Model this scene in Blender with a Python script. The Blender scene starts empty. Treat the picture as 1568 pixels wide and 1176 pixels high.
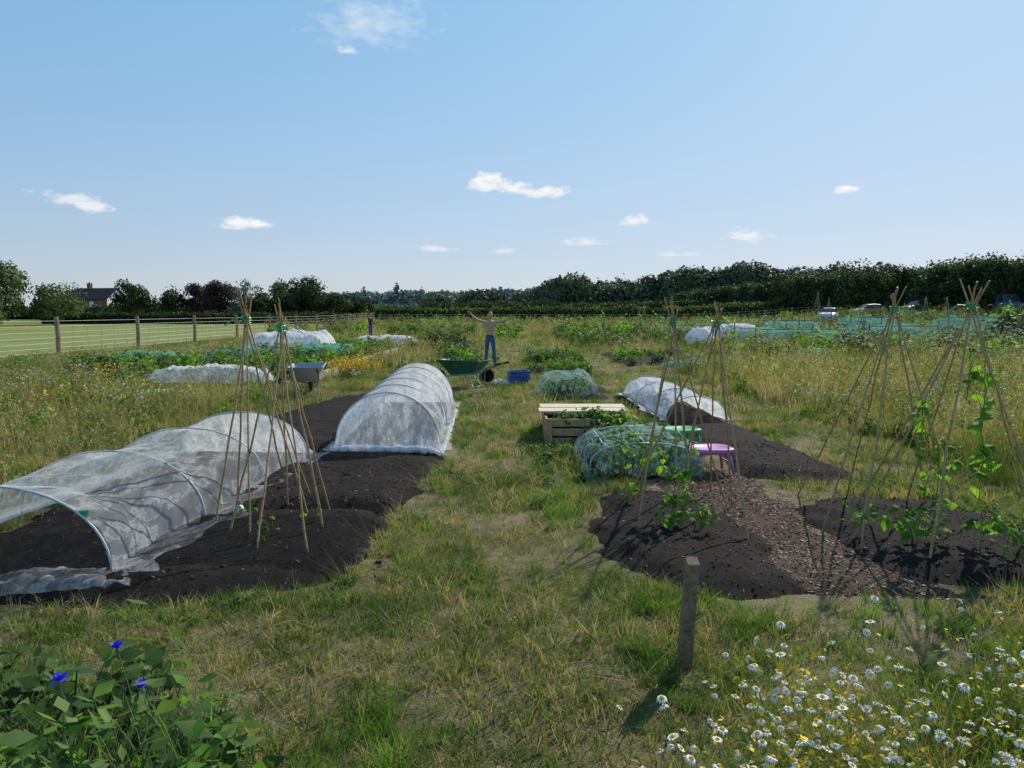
import bpy, math, random
import numpy as np
from mathutils import Vector, Matrix
rng=np.random.default_rng(11); random.seed(11)
sc=bpy.context.scene
R=math.radians

# ------------------------------------------------------------------ noise
def _h(i,j,s):
    v=np.sin(i*127.1+j*311.7+s*74.7)*43758.5453
    return v-np.floor(v)
def vn(x,y,s=0):
    x=np.asarray(x,float);y=np.asarray(y,float)
    i=np.floor(x);j=np.floor(y);a=x-i;b=y-j
    a=a*a*(3-2*a);b=b*b*(3-2*b)
    return (_h(i,j,s)*(1-a)+_h(i+1,j,s)*a)*(1-b)+(_h(i,j+1,s)*(1-a)+_h(i+1,j+1,s)*a)*b
def fbm(x,y,s=0,o=4):
    t=0;amp=.5
    for k in range(o):
        t=t+amp*vn(np.asarray(x)*2**k,np.asarray(y)*2**k,s+k*3.1);amp*=.5
    return t
def ss(a,b,x):
    t=np.clip((np.asarray(x,float)-a)/(b-a),0,1);return t*t*(3-2*t)
def gz(x,y):
    x=np.asarray(x,float);y=np.asarray(y,float)
    r=np.clip(y-70,0,700)*.0105
    r=r+ss(20,58,x)*ss(45,85,y)*1.9
    r=r+(fbm(x*.45,y*.45,5,3)-.45)*.10*(1-ss(30,60,y))
    return r
def gzf(x,y): return float(gz(x,y))

# ------------------------------------------------------------------ mesh helpers
def link(o,parent=None):
    sc.collection.objects.link(o)
    if parent: o.parent=parent
    return o
def build_np(name,V,F,mats,mi=None,smooth=False,do_link=True):
    V=np.asarray(V,np.float32);F=np.asarray(F,np.int32);n,k=F.shape
    me=bpy.data.meshes.new(name)
    me.vertices.add(len(V));me.vertices.foreach_set('co',V.ravel())
    me.loops.add(n*k);me.loops.foreach_set('vertex_index',F.ravel())
    me.polygons.add(n);me.polygons.foreach_set('loop_start',np.arange(0,n*k,k,dtype=np.int32))
    for m in mats: me.materials.append(m)
    if mi is not None: me.polygons.foreach_set('material_index',np.asarray(mi,np.int32))
    me.polygons.foreach_set('use_smooth',np.full(n,smooth))
    me.update(calc_edges=True)
    o=bpy.data.objects.new(name,me)
    if do_link: link(o)
    return o
class MB:
    def __init__(s): s.V=[];s.F=[];s.M=[]
    def add(s,v,f,m=0):
        o=len(s.V);s.V+= [tuple(p) for p in v]
        for q in f: s.F.append(tuple(int(i)+o for i in q));s.M.append(m)
    def tube(s,pts,r,m=0,n=6,cap=True):
        pts=[Vector(p) for p in pts]
        if not hasattr(r,'__len__'): r=[r]*len(pts)
        v=[];ref=None
        for i,p in enumerate(pts):
            t=(pts[min(i+1,len(pts)-1)]-pts[max(i-1,0)]).normalized()
            if ref is None:
                ref=Vector((0,0,1)) if abs(t.z)<.9 else Vector((1,0,0))
            a=t.cross(ref).normalized();b=t.cross(a).normalized()
            for k in range(n):
                an=2*math.pi*k/n
                v.append(p+(a*math.cos(an)+b*math.sin(an))*r[i])
        f=[]
        for i in range(len(pts)-1):
            for k in range(n):
                f.append((i*n+k,i*n+(k+1)%n,(i+1)*n+(k+1)%n,(i+1)*n+k))
        if cap:
            f.append(tuple(range(n))[::-1]);f.append(tuple((len(pts)-1)*n+k for k in range(n)))
        s.add(v,f,m)
    def box(s,c,d,m=0,rot=None,taper=1.0):
        c=Vector(c);v=[]
        for z in(-.5,.5):
            for x,y in((-.5,-.5),(.5,-.5),(.5,.5),(-.5,.5)):
                k=taper if z>0 else 1
                p=Vector((x*d[0]*k,y*d[1]*k,z*d[2]))
                if rot: p=rot@p
                v.append(c+p)
        s.add(v,[(3,2,1,0),(4,5,6,7),(0,1,5,4),(1,2,6,5),(2,3,7,6),(3,0,4,7)],m)
    def ell(s,c,r,m=0,nu=12,nv=8,rot=None):
        v=[];f=[]
        for i in range(nv+1):
            th=math.pi*i/nv
            for k in range(nu):
                ph=2*math.pi*k/nu
                p=Vector((r[0]*math.sin(th)*math.cos(ph),r[1]*math.sin(th)*math.sin(ph),r[2]*math.cos(th)))
                if rot:p=rot@p
                v.append(Vector(c)+p)
        for i in range(nv):
            for k in range(nu): f.append((i*nu+k,(i+1)*nu+k,(i+1)*nu+(k+1)%nu,i*nu+(k+1)%nu))
        s.add(v,f,m)
    def build(s,name,mats,smooth=False,bevel=0,loc=None,rotz=0,parent=None,do_link=True,scale=1):
        me=bpy.data.meshes.new(name);me.from_pydata(s.V,[],s.F)
        for m in mats: me.materials.append(m)
        me.polygons.foreach_set('material_index',s.M)
        me.polygons.foreach_set('use_smooth',[smooth]*len(s.F));me.update()
        o=bpy.data.objects.new(name,me)
        if do_link: link(o,parent)
        if loc is not None:o.location=loc
        o.rotation_euler.z=rotz;o.scale=(scale,)*3
        if bevel:
            b=o.modifiers.new('Bevel','BEVEL');b.width=bevel;b.segments=2;b.limit_method='ANGLE'
        return o
def rz(a): return Matrix.Rotation(a,3,'Z')

# ------------------------------------------------------------------ materials
def newmat(name):
    m=bpy.data.materials.new(name);m.use_nodes=True
    nt=m.node_tree;nt.nodes.clear()
    out=nt.nodes.new('ShaderNodeOutputMaterial');return m,nt,out
def ramp(nt,fac,stops):
    r=nt.nodes.new('ShaderNodeValToRGB');e=r.color_ramp.elements
    while len(e)<len(stops): e.new(.5)
    for i,(p,c) in enumerate(stops):
        e[i].position=p;e[i].color=(*c,1)
    nt.links.new(fac,r.inputs[0]);return r.outputs[0]
def noise(nt,scale,detail=4,rough=.55,vec=None):
    n=nt.nodes.new('ShaderNodeTexNoise');n.inputs['Scale'].default_value=scale
    n.inputs['Detail'].default_value=detail;n.inputs['Roughness'].default_value=rough
    if vec is not None: nt.links.new(vec,n.inputs['Vector'])
    return n.outputs['Fac']
def pos(nt): return nt.nodes.new('ShaderNodeNewGeometry').outputs['Position']
def mth(nt,op,a,b=None,clamp=False):
    n=nt.nodes.new('ShaderNodeMath');n.operation=op;n.use_clamp=clamp
    for i,v in enumerate((a,b)):
        if v is None: continue
        if isinstance(v,(int,float)): n.inputs[i].default_value=v
        else: nt.links.new(v,n.inputs[i])
    return n.outputs[0]
def mixc(nt,f,a,b,mode='MIX'):
    n=nt.nodes.new('ShaderNodeMix');n.data_type='RGBA';n.blend_type=mode
    for i,v in ((0,f),(6,a),(7,b)):
        if isinstance(v,(int,float)): n.inputs[i].default_value=v
        elif isinstance(v,tuple): n.inputs[i].default_value=(*v,1)
        else: nt.links.new(v,n.inputs[i])
    return n.outputs[2]
def princ(nt,col,rough=.8,spec=.3,metal=0):
    p=nt.nodes.new('ShaderNodeBsdfPrincipled')
    if isinstance(col,tuple): p.inputs['Base Color'].default_value=(*col,1)
    else: nt.links.new(col,p.inputs['Base Color'])
    p.inputs['Roughness'].default_value=rough;p.inputs['Specular IOR Level'].default_value=spec
    p.inputs['Metallic'].default_value=metal
    return p
def bump(nt,p,h,st=.5,dist=.02):
    b=nt.nodes.new('ShaderNodeBump');b.inputs['Strength'].default_value=st;b.inputs['Distance'].default_value=dist
    nt.links.new(h,b.inputs['Height']);nt.links.new(b.outputs[0],p.inputs['Normal'])
def simple(name,c,rough=.6,spec=.3,metal=0,var=.25,scale=8):
    m,nt,out=newmat(name)
    f=noise(nt,scale,4,.6,pos(nt))
    c2=tuple(x*(1-var) for x in c);c3=tuple(min(1,x*(1+var)) for x in c)
    col=ramp(nt,f,[(.3,c2),(.7,c3)])
    p=princ(nt,col,rough,spec,metal);bump(nt,p,f,.2,.01)
    nt.links.new(p.outputs[0],out.inputs[0]);return m
def leafmat(name,stops,transl=.35,scale=.9,rnd=.35,rough=.65,spec=.2,fine=12):
    m,nt,out=newmat(name);P=pos(nt)
    f=noise(nt,scale,2,.5,P)
    f2=noise(nt,fine,1,.5,P)
    oi=nt.nodes.new('ShaderNodeObjectInfo').outputs['Random']
    a=mth(nt,'MULTIPLY',mth(nt,'SUBTRACT',f,.5),1.9)
    b=mth(nt,'MULTIPLY',mth(nt,'SUBTRACT',oi,.5),rnd)
    c=mth(nt,'MULTIPLY',mth(nt,'SUBTRACT',f2,.5),.7)
    t=mth(nt,'ADD',mth(nt,'ADD',a,b),mth(nt,'ADD',c,.5),clamp=True)
    col=ramp(nt,t,stops)
    p=princ(nt,col,rough,spec)
    if transl>0:
        tr=nt.nodes.new('ShaderNodeBsdfTranslucent')
        nt.links.new(mixc(nt,1.0,col,(1.3,1.35,.75),'MULTIPLY'),tr.inputs[0])
        mx=nt.nodes.new('ShaderNodeMixShader');mx.inputs[0].default_value=transl
        nt.links.new(p.outputs[0],mx.inputs[1]);nt.links.new(tr.outputs[0],mx.inputs[2])
        nt.links.new(mx.outputs[0],out.inputs[0])
    else: nt.links.new(p.outputs[0],out.inputs[0])
    return m
def netmat(name,c,alpha,wr=14,var=.5,tl=.55,fold=.35):
    # woven netting: see-through cloth with stretched fold streaks
    m,nt,out=newmat(name);P=pos(nt)
    def streak(sx,sy,sz,rot,sc_):
        mp=nt.nodes.new('ShaderNodeMapping');mp.inputs['Scale'].default_value=(sx,sy,sz);mp.inputs['Rotation'].default_value=rot
        nt.links.new(P,mp.inputs[0]);return noise(nt,sc_,4,.6,mp.outputs[0])
    f=streak(1,.22,.5,(0,.4,.25),wr);g=streak(1,.3,.35,(.5,-.5,-.5),wr*.8);f2=noise(nt,1.6,1,.5,P)
    w=mth(nt,'ADD',mth(nt,'MULTIPLY',mth(nt,'SUBTRACT',f,.5),1.3*var),mth(nt,'MULTIPLY',mth(nt,'SUBTRACT',g,.5),1.3*var))
    s=mth(nt,'ADD',w,mth(nt,'MULTIPLY',mth(nt,'SUBTRACT',f2,.5),.5*var))
    r1=mth(nt,'SUBTRACT',1.0,mth(nt,'MULTIPLY',mth(nt,'ABSOLUTE',mth(nt,'SUBTRACT',f,.56)),30.0),clamp=True)
    r2=mth(nt,'SUBTRACT',1.0,mth(nt,'MULTIPLY',mth(nt,'ABSOLUTE',mth(nt,'SUBTRACT',g,.57)),30.0),clamp=True)
    s=mth(nt,'ADD',s,mth(nt,'MULTIPLY',mth(nt,'MAXIMUM',r1,r2),fold))
    a=mth(nt,'ADD',s,alpha,clamp=True)
    d=nt.nodes.new('ShaderNodeBsdfDiffuse');d.inputs[0].default_value=(*c,1)
    t=nt.nodes.new('ShaderNodeBsdfTranslucent');t.inputs[0].default_value=(*c,1)
    tp=nt.nodes.new('ShaderNodeBsdfTransparent')
    bm=nt.nodes.new('ShaderNodeBump');bm.inputs['Strength'].default_value=.7;bm.inputs['Distance'].default_value=.04
    nt.links.new(mth(nt,'ADD',f,g),bm.inputs['Height']);nt.links.new(bm.outputs[0],d.inputs['Normal']);nt.links.new(bm.outputs[0],t.inputs['Normal'])
    m1=nt.nodes.new('ShaderNodeMixShader');m1.inputs[0].default_value=tl
    nt.links.new(d.outputs[0],m1.inputs[1]);nt.links.new(t.outputs[0],m1.inputs[2])
    m2=nt.nodes.new('ShaderNodeMixShader');nt.links.new(a,m2.inputs[0])
    nt.links.new(tp.outputs[0],m2.inputs[1]);nt.links.new(m1.outputs[0],m2.inputs[2])
    nt.links.new(m2.outputs[0],out.inputs[0]);return m

M_grass=leafmat('short_grass',[(.12,(.06,.115,.018)),(.42,(.125,.19,.04)),(.62,(.25,.25,.085)),(.85,(.42,.33,.17))],.4,1.1,.8)
M_meadow=leafmat('meadow_grass',[(.1,(.09,.13,.035)),(.38,(.17,.20,.055)),(.62,(.33,.28,.12)),(.9,(.48,.37,.22))],.4,.45,.9)
M_green=leafmat('fresh_grass',[(.2,(.06,.13,.02)),(.5,(.11,.22,.03)),(.8,(.20,.31,.06))],.4,3,.6)
M_weed=leafmat('weed_leaf',[(.2,(.04,.085,.02)),(.5,(.08,.155,.035)),(.8,(.15,.225,.06))],.35,2,.5)
M_grey=leafmat('greygreen_stem',[(.2,(.12,.16,.10)),(.6,(.20,.25,.15)),(.9,(.28,.32,.21))],.3,2,.5)
M_bean=leafmat('bean_leaf',[(.2,(.07,.16,.02)),(.5,(.12,.27,.03)),(.8,(.22,.38,.05))],.5,5,.3)
M_tree=leafmat('tree_foliage',[(.15,(.016,.030,.011)),(.5,(.040,.064,.021)),(.85,(.085,.12,.04))],.3,.35,.1,fine=2.5)
M_tree2=leafmat('tree_foliage_light',[(.15,(.04,.065,.02)),(.5,(.085,.125,.04)),(.85,(.15,.19,.07))],.3,.35,.1,fine=2.5)
M_purple=leafmat('copper_foliage',[(.15,(.022,.013,.016)),(.5,(.048,.026,.03)),(.85,(.08,.05,.045))],.2,.4,.1,fine=2.5)
M_bluegreen=leafmat('willow_foliage',[(.15,(.10,.13,.10)),(.5,(.16,.20,.15)),(.85,(.23,.27,.19))],.2,.5,.1,fine=2.5)
M_far=leafmat('hazed_far_foliage',[(.15,(.04,.06,.038)),(.5,(.075,.105,.058)),(.85,(.13,.165,.08))],.2,.12,.1,fine=.9)  # distance haze mixed into the leaf colour: paler, slightly bluer green
M_vfar=leafmat('hazed_horizon_foliage',[(.15,(.13,.19,.20)),(.5,(.17,.23,.22)),(.85,(.21,.27,.23))],.1,.05,.1,fine=.3)  # stronger haze painted into the base colour as a pale blue tint
M_hedge=leafmat('hedge_foliage',[(.15,(.035,.065,.016)),(.5,(.075,.12,.03)),(.85,(.16,.2,.06))],.3,.4,.1,fine=3)
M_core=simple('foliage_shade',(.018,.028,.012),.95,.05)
M_bark=simple('bark',(.09,.07,.05),.9,.1,var=.4,scale=6)
M_white_petal=simple('petal_white',(.85,.85,.82),.6,.2,var=.05)
M_yellow=simple('flower_yellow',(.80,.52,.03),.6,.2,var=.15)
M_blue=simple('cornflower_blue',(.07,.07,.75),.6,.2,var=.2,scale=90)

def groundmat(name,field=False):
    m,nt,out=newmat(name);P=pos(nt)
    if field:
        f=noise(nt,.12,4,.55,P);g=noise(nt,2.5,5,.7,P)
        t=mth(nt,'ADD',mth(nt,'MULTIPLY',f,.5),mth(nt,'MULTIPLY',g,.5))
        col=ramp(nt,t,[(.35,(.13,.18,.045)),(.5,(.20,.23,.065)),(.65,(.28,.28,.10))])
        p=princ(nt,col,.95,.1);bump(nt,p,g,.6,.05)
    else:
        f=noise(nt,.75,4,.6,P);g=noise(nt,7,5,.7,P);h=noise(nt,60,3,.7,P)
        t=mth(nt,'ADD',mth(nt,'ADD',mth(nt,'MULTIPLY',f,.6),mth(nt,'MULTIPLY',g,.3)),mth(nt,'MULTIPLY',h,.25))
        col=ramp(nt,t,[(.40,(.045,.038,.022)),(.49,(.10,.095,.038)),(.58,(.18,.155,.075)),(.68,(.29,.225,.135)),(.80,(.37,.29,.19))])
        p=princ(nt,col,.95,.1);bump(nt,p,mth(nt,'ADD',g,h),.9,.03)
    nt.links.new(p.outputs[0],out.inputs[0]);return m
M_ground=groundmat('rough_grass_ground');M_field=groundmat('field_ground',True)
def soilmat(name,c):
    m,nt,out=newmat(name);P=pos(nt)
    f=noise(nt,5,4,.7,P);h=noise(nt,70,4,.75,P)
    t=mth(nt,'ADD',mth(nt,'MULTIPLY',f,.45),mth(nt,'MULTIPLY',h,.55))
    col=ramp(nt,t,[(.35,tuple(x*.6 for x in c)),(.52,c),(.64,tuple(x*1.7 for x in c)),(.76,tuple(x*3.2 for x in c))])
    p=princ(nt,col,.9,.1);bump(nt,p,t,.9,.03)
    nt.links.new(p.outputs[0],out.inputs[0]);return m
M_soil=soilmat('dark_compost',(.021,.0165,.014))
M_chip=soilmat('woodchip_ground',(.085,.056,.037))
M_chipp=leafmat('wood_chip',[(.2,(.09,.055,.032)),(.5,(.17,.11,.065)),(.8,(.32,.23,.15))],0,3,1.2)
M_clod=leafmat('soil_clod',[(.2,(.012,.009,.007)),(.5,(.023,.018,.015)),(.8,(.042,.034,.028))],0,3,.9,rough=.9)

def axis(segs):
    a=[]
    for s,e,st in segs: a+=list(np.arange(s,e,st))
    return a
xp=axis([(0,8,.12),(8,30,.5),(30,120,3),(120,1500,60)])+[1600]
xs=np.array([-v for v in xp[:0:-1]]+xp)
ys=np.array(axis([(-12,0,.6),(0,14,.12),(14,50,.5),(50,140,2.5),(140,1500,40)])+[1600])
X,Y=np.meshgrid(xs,ys);Z=gz(X,Y)
Z=Z+(fbm(X*3,Y*3,9,3)-.44)*.035*(1-ss(10,16,Y))
nx=len(xs);ny=len(ys)
I=np.arange(nx*ny).reshape(ny,nx)
F=np.stack([I[:-1,:-1],I[:-1,1:],I[1:,1:],I[1:,:-1]],-1).reshape(-1,4)
xc=(X[:-1,:-1]+X[1:,1:]).ravel()/2;yc=(Y[:-1,:-1]+Y[1:,1:]).ravel()/2
fm=((xc<-19.3)&(yc>22))|(yc>48)
ground=build_np('ground',np.stack([X,Y,Z],-1).reshape(-1,3),F,[M_ground,M_field],fm.astype(int),True)

# ------------------------------------------------------------------ beds
def sdf(x,y,poly):
    p=np.array(poly,float);d=np.full(np.shape(x),1e9);ins=np.zeros(np.shape(x),bool)
    n=len(p)
    for i in range(n):
        a=p[i];b=p[(i+1)%n];e=b-a
        t=np.clip(((x-a[0])*e[0]+(y-a[1])*e[1])/(e@e),0,1)
        d=np.minimum(d,np.hypot(x-a[0]-t*e[0],y-a[1]-t*e[1]))
        c=((a[1]>y)!=(b[1]>y))
        with np.errstate(divide='ignore',invalid='ignore'):
            xi=(b[0]-a[0])*(y-a[1])/(b[1]-a[1]+1e-12)+a[0]
        ins^=c&(x<xi)
    return np.where(ins,d,-d)
BEDS={}
def bedh(x,y,poly,h,lump,seed):
    d=sdf(x,y,poly)+(fbm(x*2.2,y*2.2,seed,4)-.45)*.45
    e=ss(-.06,.42,d)
    z=gz(x,y)-.045+e*(h+.045)
    z=z+e*((fbm(x*2.5,y*2.5,seed+2,3)-.45)*lump*1.1+(fbm(x*14,y*14,seed+4,3)-.45)*lump*.55)
    return z,e
def bed(name,poly,h=.12,step=.035,lump=.05,mat=None,seed=1,mod=None):
    p=np.array(poly);x0,y0=p.min(0)-.25;x1,y1=p.max(0)+.25
    xs=np.arange(x0,x1,step);ys=np.arange(y0,y1,step)
    X,Y=np.meshgrid(xs,ys);Z,E=bedh(X,Y,poly,h,lump,seed)
    if mod: Z=mod(X,Y,Z,E)
    I=np.arange(X.size).reshape(X.shape)
    F=np.stack([I[:-1,:-1],I[:-1,1:],I[1:,1:],I[1:,:-1]],-1).reshape(-1,4)
    k=E.ravel()[F].max(1)>0
    o=build_np(name,np.stack([X,Y,Z],-1).reshape(-1,3),F[k],[mat or M_soil],None,True)
    BEDS[name+str(len(BEDS))]=(poly,h,lump,seed);return o
PL=[(-4.1,4.1),(-2.9,4.15),(-2.1,4.2),(-1.2,4.6),(-.92,5.3),(-.80,8.9),(-1.0,13),(-1.2,16.8),(-2.9,17.2),(-4.0,13.5),(-4.2,9)]
def trench(X,Y,Z,E):
    return Z-E*.10*np.exp(-((Y-6.35-.1*np.sin(X*3))/.13)**2)*ss(-2.4,-1.9,X)-E*.05*np.exp(-((Y-9)/.15)**2)
bed('soil_bed',PL,.10,.04,.05,seed=3,mod=trench)
PC=[(1.3,4.2),(2.9,4.35),(2.75,7.3),(2.4,8.9),(1.5,8.9),(1.2,7.0)]
bed('woodchip_path',PC,.03,.04,.02,M_chip,seed=8)
P1=[(.68,7.3),(.55,5.3),(.66,4.8),(1.0,4.5),(1.6,4.3),(1.95,4.6),(2.05,5.6),(1.95,6.6),(1.5,7.3)]
P2=[(2.42,4.65),(3.4,4.55),(4.0,5.0),(4.3,6.0),(4.15,6.9),(2.8,7.0),(2.35,6.6),(2.4,5.4)]
P3=[(2.4,7.8),(3.2,7.35),(3.85,7.6),(3.7,9.6),(3.6,12),(3.3,15.3),(2.0,15.3),(2.3,11),(2.35,9)]
P4=[(.75,7.6),(2.1,7.6),(2.1,9.6),(.75,9.6)]
bed('soil_bed',P1,.09,.035,.055,seed=21)
bed('soil_bed',P2,.09,.035,.055,seed=31)
bed('soil_bed',P3,.09,.045,.055,seed=41)
bed('soil_bed',P4,.06,.06,.04,seed=51)
P5=[(.35,20.5),(2.4,20.5),(2.4,23),(.35,23)];P6=[(.3,25),(2.6,25),(2.6,29),(.3,29)]
P7=[(3.6,24),(9,25),(9,31),(3.6,31)];P8=[(-9.3,18.5),(-5.1,18.5),(-5.1,36),(-9.5,36)]
P9=[(1.0,14.8),(2.0,14.8),(2.3,17.5),(.6,17.5)];P10=[(-13,20),(-10,20),(-10,25),(-13,25)]
for i,P in enumerate((P5,P6,P7,P8,P9,P10)): bed('soil_bed',P,.12,.12,.07,seed=60+i)
P11=[(-1.35,2.2),(-.75,2.2),(-.7,2.9),(-1.0,3.1),(-1.3,2.8)]
bed('bare_soil_patch',P11,.012,.04,.02,seed=77)
P12=[(-1.15,4.35),(-.80,4.45),(-.66,4.85),(-.8,5.3),(-1.1,5.2)]
bed('soil_spill',P12,.04,.03,.07,seed=79)
def inbed(x,y,m=.1):
    r=np.zeros(x.shape,bool)
    for poly,h,l,s in BEDS.values():
        if h<.025: continue
        d=sdf(x,y,poly)+(fbm(x*2.2,y*2.2,s,4)-.45)*.45
        r|=d>m
    return r

# ------------------------------------------------------------------ scatter
_gn={}
def gn_group(col,key):
    ng=bpy.data.node_groups.new('scatter_'+key,'GeometryNodeTree')
    ng.interface.new_socket('Geometry',in_out='INPUT',socket_type='NodeSocketGeometry')
    ng.interface.new_socket('Geometry',in_out='OUTPUT',socket_type='NodeSocketGeometry')
    gi=ng.nodes.new('NodeGroupInput');go=ng.nodes.new('NodeGroupOutput')
    ci=ng.nodes.new('GeometryNodeCollectionInfo');ci.inputs['Collection'].default_value=col
    ci.inputs['Separate Children'].default_value=True;ci.inputs['Reset Children'].default_value=True
    ip=ng.nodes.new('GeometryNodeInstanceOnPoints');ip.inputs['Pick Instance'].default_value=True
    def na(n,t):
        a=ng.nodes.new('GeometryNodeInputNamedAttribute');a.data_type=t;a.inputs['Name'].default_value=n
        return a.outputs['Attribute']
    L=ng.links.new
    L(gi.outputs[0],ip.inputs['Points']);L(ci.outputs[0],ip.inputs['Instance'])
    L(na('idx','INT'),ip.inputs['Instance Index']);L(na('rot','FLOAT_VECTOR'),ip.inputs['Rotation'])
    L(na('scl','FLOAT_VECTOR'),ip.inputs['Scale']);L(ip.outputs[0],go.inputs[0])
    return ng
def scatter(name,protos,P,scale,tilt=.12,zs=None,rot=None):
    n=len(P)
    if n==0: return
    key='_'.join(p.name for p in protos)
    if key not in _gn:
        c=bpy.data.collections.new(name+'_set')
        for p in protos: c.objects.link(p)
        _gn[key]=gn_group(c,name)
    me=bpy.data.meshes.new(name);me.vertices.add(n);me.vertices.foreach_set('co',np.asarray(P,np.float32).ravel())
    if rot is None:
        rot=np.stack([rng.normal(0,tilt,n),rng.normal(0,tilt,n),rng.uniform(0,6.28,n)],1)
    a=me.attributes.new('rot','FLOAT_VECTOR','POINT');a.data.foreach_set('vector',rot.astype(np.float32).ravel())
    s=np.asarray(scale,float)*np.ones(n);S=np.stack([s,s,s*(1 if zs is None else zs)],1)
    a=me.attributes.new('scl','FLOAT_VECTOR','POINT');a.data.foreach_set('vector',S.astype(np.float32).ravel())
    a=me.attributes.new('idx','INT','POINT');a.data.foreach_set('value',rng.integers(0,len(protos),n).astype(np.int32))
    o=bpy.data.objects.new(name,me);link(o)
    md=o.modifiers.new('Scatter','NODES');md.node_group=_gn[key];return o
def blades(n,h0,h1,rad,lean,w,seed,lv=(0,.45,.8,1)):
    r=np.random.default_rng(seed)
    a=r.uniform(0,6.28,n);q=rad*np.sqrt(r.uniform(0,1,n));h=r.uniform(h0,h1,n)
    bx=q*np.cos(a);by=q*np.sin(a);d=a+r.normal(0,.8,n);ln=lean*r.uniform(.3,1.2,n)*h
    sa=r.uniform(0,6.28,n);ww=w*r.uniform(.6,1.3,n)
    V=[]
    for t in lv:
        cx=bx+np.cos(d)*ln*t*t;cy=by+np.sin(d)*ln*t*t;cz=h*(t-.18*lean*t*t)-.01
        wd=ww*(1-t)**.7*.5+.0004
        for s in(-1,1): V.append(np.stack([cx+s*wd*np.cos(sa),cy+s*wd*np.sin(sa),cz],1))
    V=np.stack(V,1).reshape(-1,3);L=len(lv);F=[]
    b=np.arange(n)*2*L
    for k in range(L-1): F.append(np.stack([b+2*k,b+2*k+1,b+2*k+3,b+2*k+2],1))
    return V,np.concatenate(F),(bx+np.cos(d)*ln,by+np.sin(d)*ln,h*(1-.18*lean))
def tuft(name,n,h0,h1,rad,lean,w,mat,seed,lv=(0,.45,.8,1)):
    V,F,_=blades(n,h0,h1,rad,lean,w,seed,lv);return build_np(name,V,F,[mat],do_link=False)
def leafq(C,Nn,size,r,asp=.55):
    n=len(C);Nn=Nn/(np.linalg.norm(Nn,axis=1,keepdims=True)+1e-9)
    u=r.normal(size=(n,3));t=np.cross(Nn,u);t/=np.linalg.norm(t,axis=1,keepdims=True)+1e-9
    b=np.cross(Nn,t);s=(np.asarray(size)*np.ones(n))[:,None]
    V=np.stack([C-t*s,C+b*s*asp,C+t*s,C-b*s*asp],1).reshape(-1,3)
    return V,np.arange(4*n).reshape(n,4)
def cat(parts):
    V=[];F=[];M=[];o=0
    for v,f,m in parts:
        V.append(v);F.append(f+o);M.append(np.full(len(f),m));o+=len(v)
    return np.concatenate(V),np.concatenate(F),np.concatenate(M)

T_lawn=[tuft('grass_tuft',16,.025,.07,.06,.9,.0055,M_grass,s,(0,.6,1)) for s in range(4)]+[tuft('grass_tuft',10,.04,.10,.06,.7,.005,M_grass,9,(0,.6,1))]
T_green=[tuft('green_grass_tuft',26,.08,.2,.06,.7,.006,M_green,s+20) for s in range(3)]
def meadow(seed,heads=7):
    V,F,_=blades(26,.22,.5,.16,.5,.008,seed,(0,.55,1))
    V2,F2,tip=blades(heads,.45,.68,.12,.35,.004,seed+50,(0,.6,1))
    r=np.random.default_rng(seed)
    C=np.stack(tip,1);C=np.repeat(C,4,0)+r.normal(0,1,(heads*4,3))*np.array([.009,.009,.035])
    v3,f3=leafq(C,r.normal(size=C.shape)*np.array([1,1,.15]),.02,r,.35)
    V,F,M=cat([(V,F,0),(V2,F2,0),(v3,f3,0)])
    return build_np('meadow_grass_tuft',V,F,[M_meadow],do_link=False)
T_mead=[meadow(s) for s in range(5)]
def flower_parts(tip,rad,r,petals=11,cen=.36):
    parts=[]
    for k in range(len(tip)):
        c=tip[k];nrm=Vector((r.normal(0,.5),r.normal(0,.5)-.1,1)).normalized()
        q=nrm.to_track_quat('Z','Y').to_matrix();v=[];f=[]
        rr=rad*r.uniform(.65,1.15);dr=r.uniform(-.6,.2)
        for p in range(petals):
            a=6.283*p/petals;o=len(v);pl=r.uniform(.8,1.08)
            for (u,w,z) in((.25,0,0),(.7,.17,.02+dr*.3),(1.0*pl,0,-.1+dr),(.7,-.17,.02+dr*.3)):
                l=Vector((u*math.cos(a)-w*math.sin(a),u*math.sin(a)+w*math.cos(a),z))*rr
                v.append(np.array(c)+np.array(q@l))
            f.append((o,o+1,o+2,o+3))
        parts.append((np.array(v),np.array(f),1))
        v=[];f=[];cr=cen*rr
        for i,(ra,z) in enumerate(((1,.0),(.8,.5),(.35,.8))):
            for p in range(6):
                a=6.283*p/6;v.append(np.array(c)+np.array(q@Vector((ra*cr*math.cos(a),ra*cr*math.sin(a),z*cr+.001))))
        for i in range(2):
            for p in range(6): f.append((i*6+p,i*6+(p+1)%6,(i+1)*6+(p+1)%6,(i+1)*6+p))
        f.append((12,13,14,15));f.append((15,16,17,12))
        parts.append((np.array(v),np.array(f),2))
    return parts
M_grassy=leafmat('daisy_foliage',[(.15,(.06,.11,.025)),(.45,(.13,.20,.045)),(.8,(.24,.25,.08))],.4,2,.5)
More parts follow.
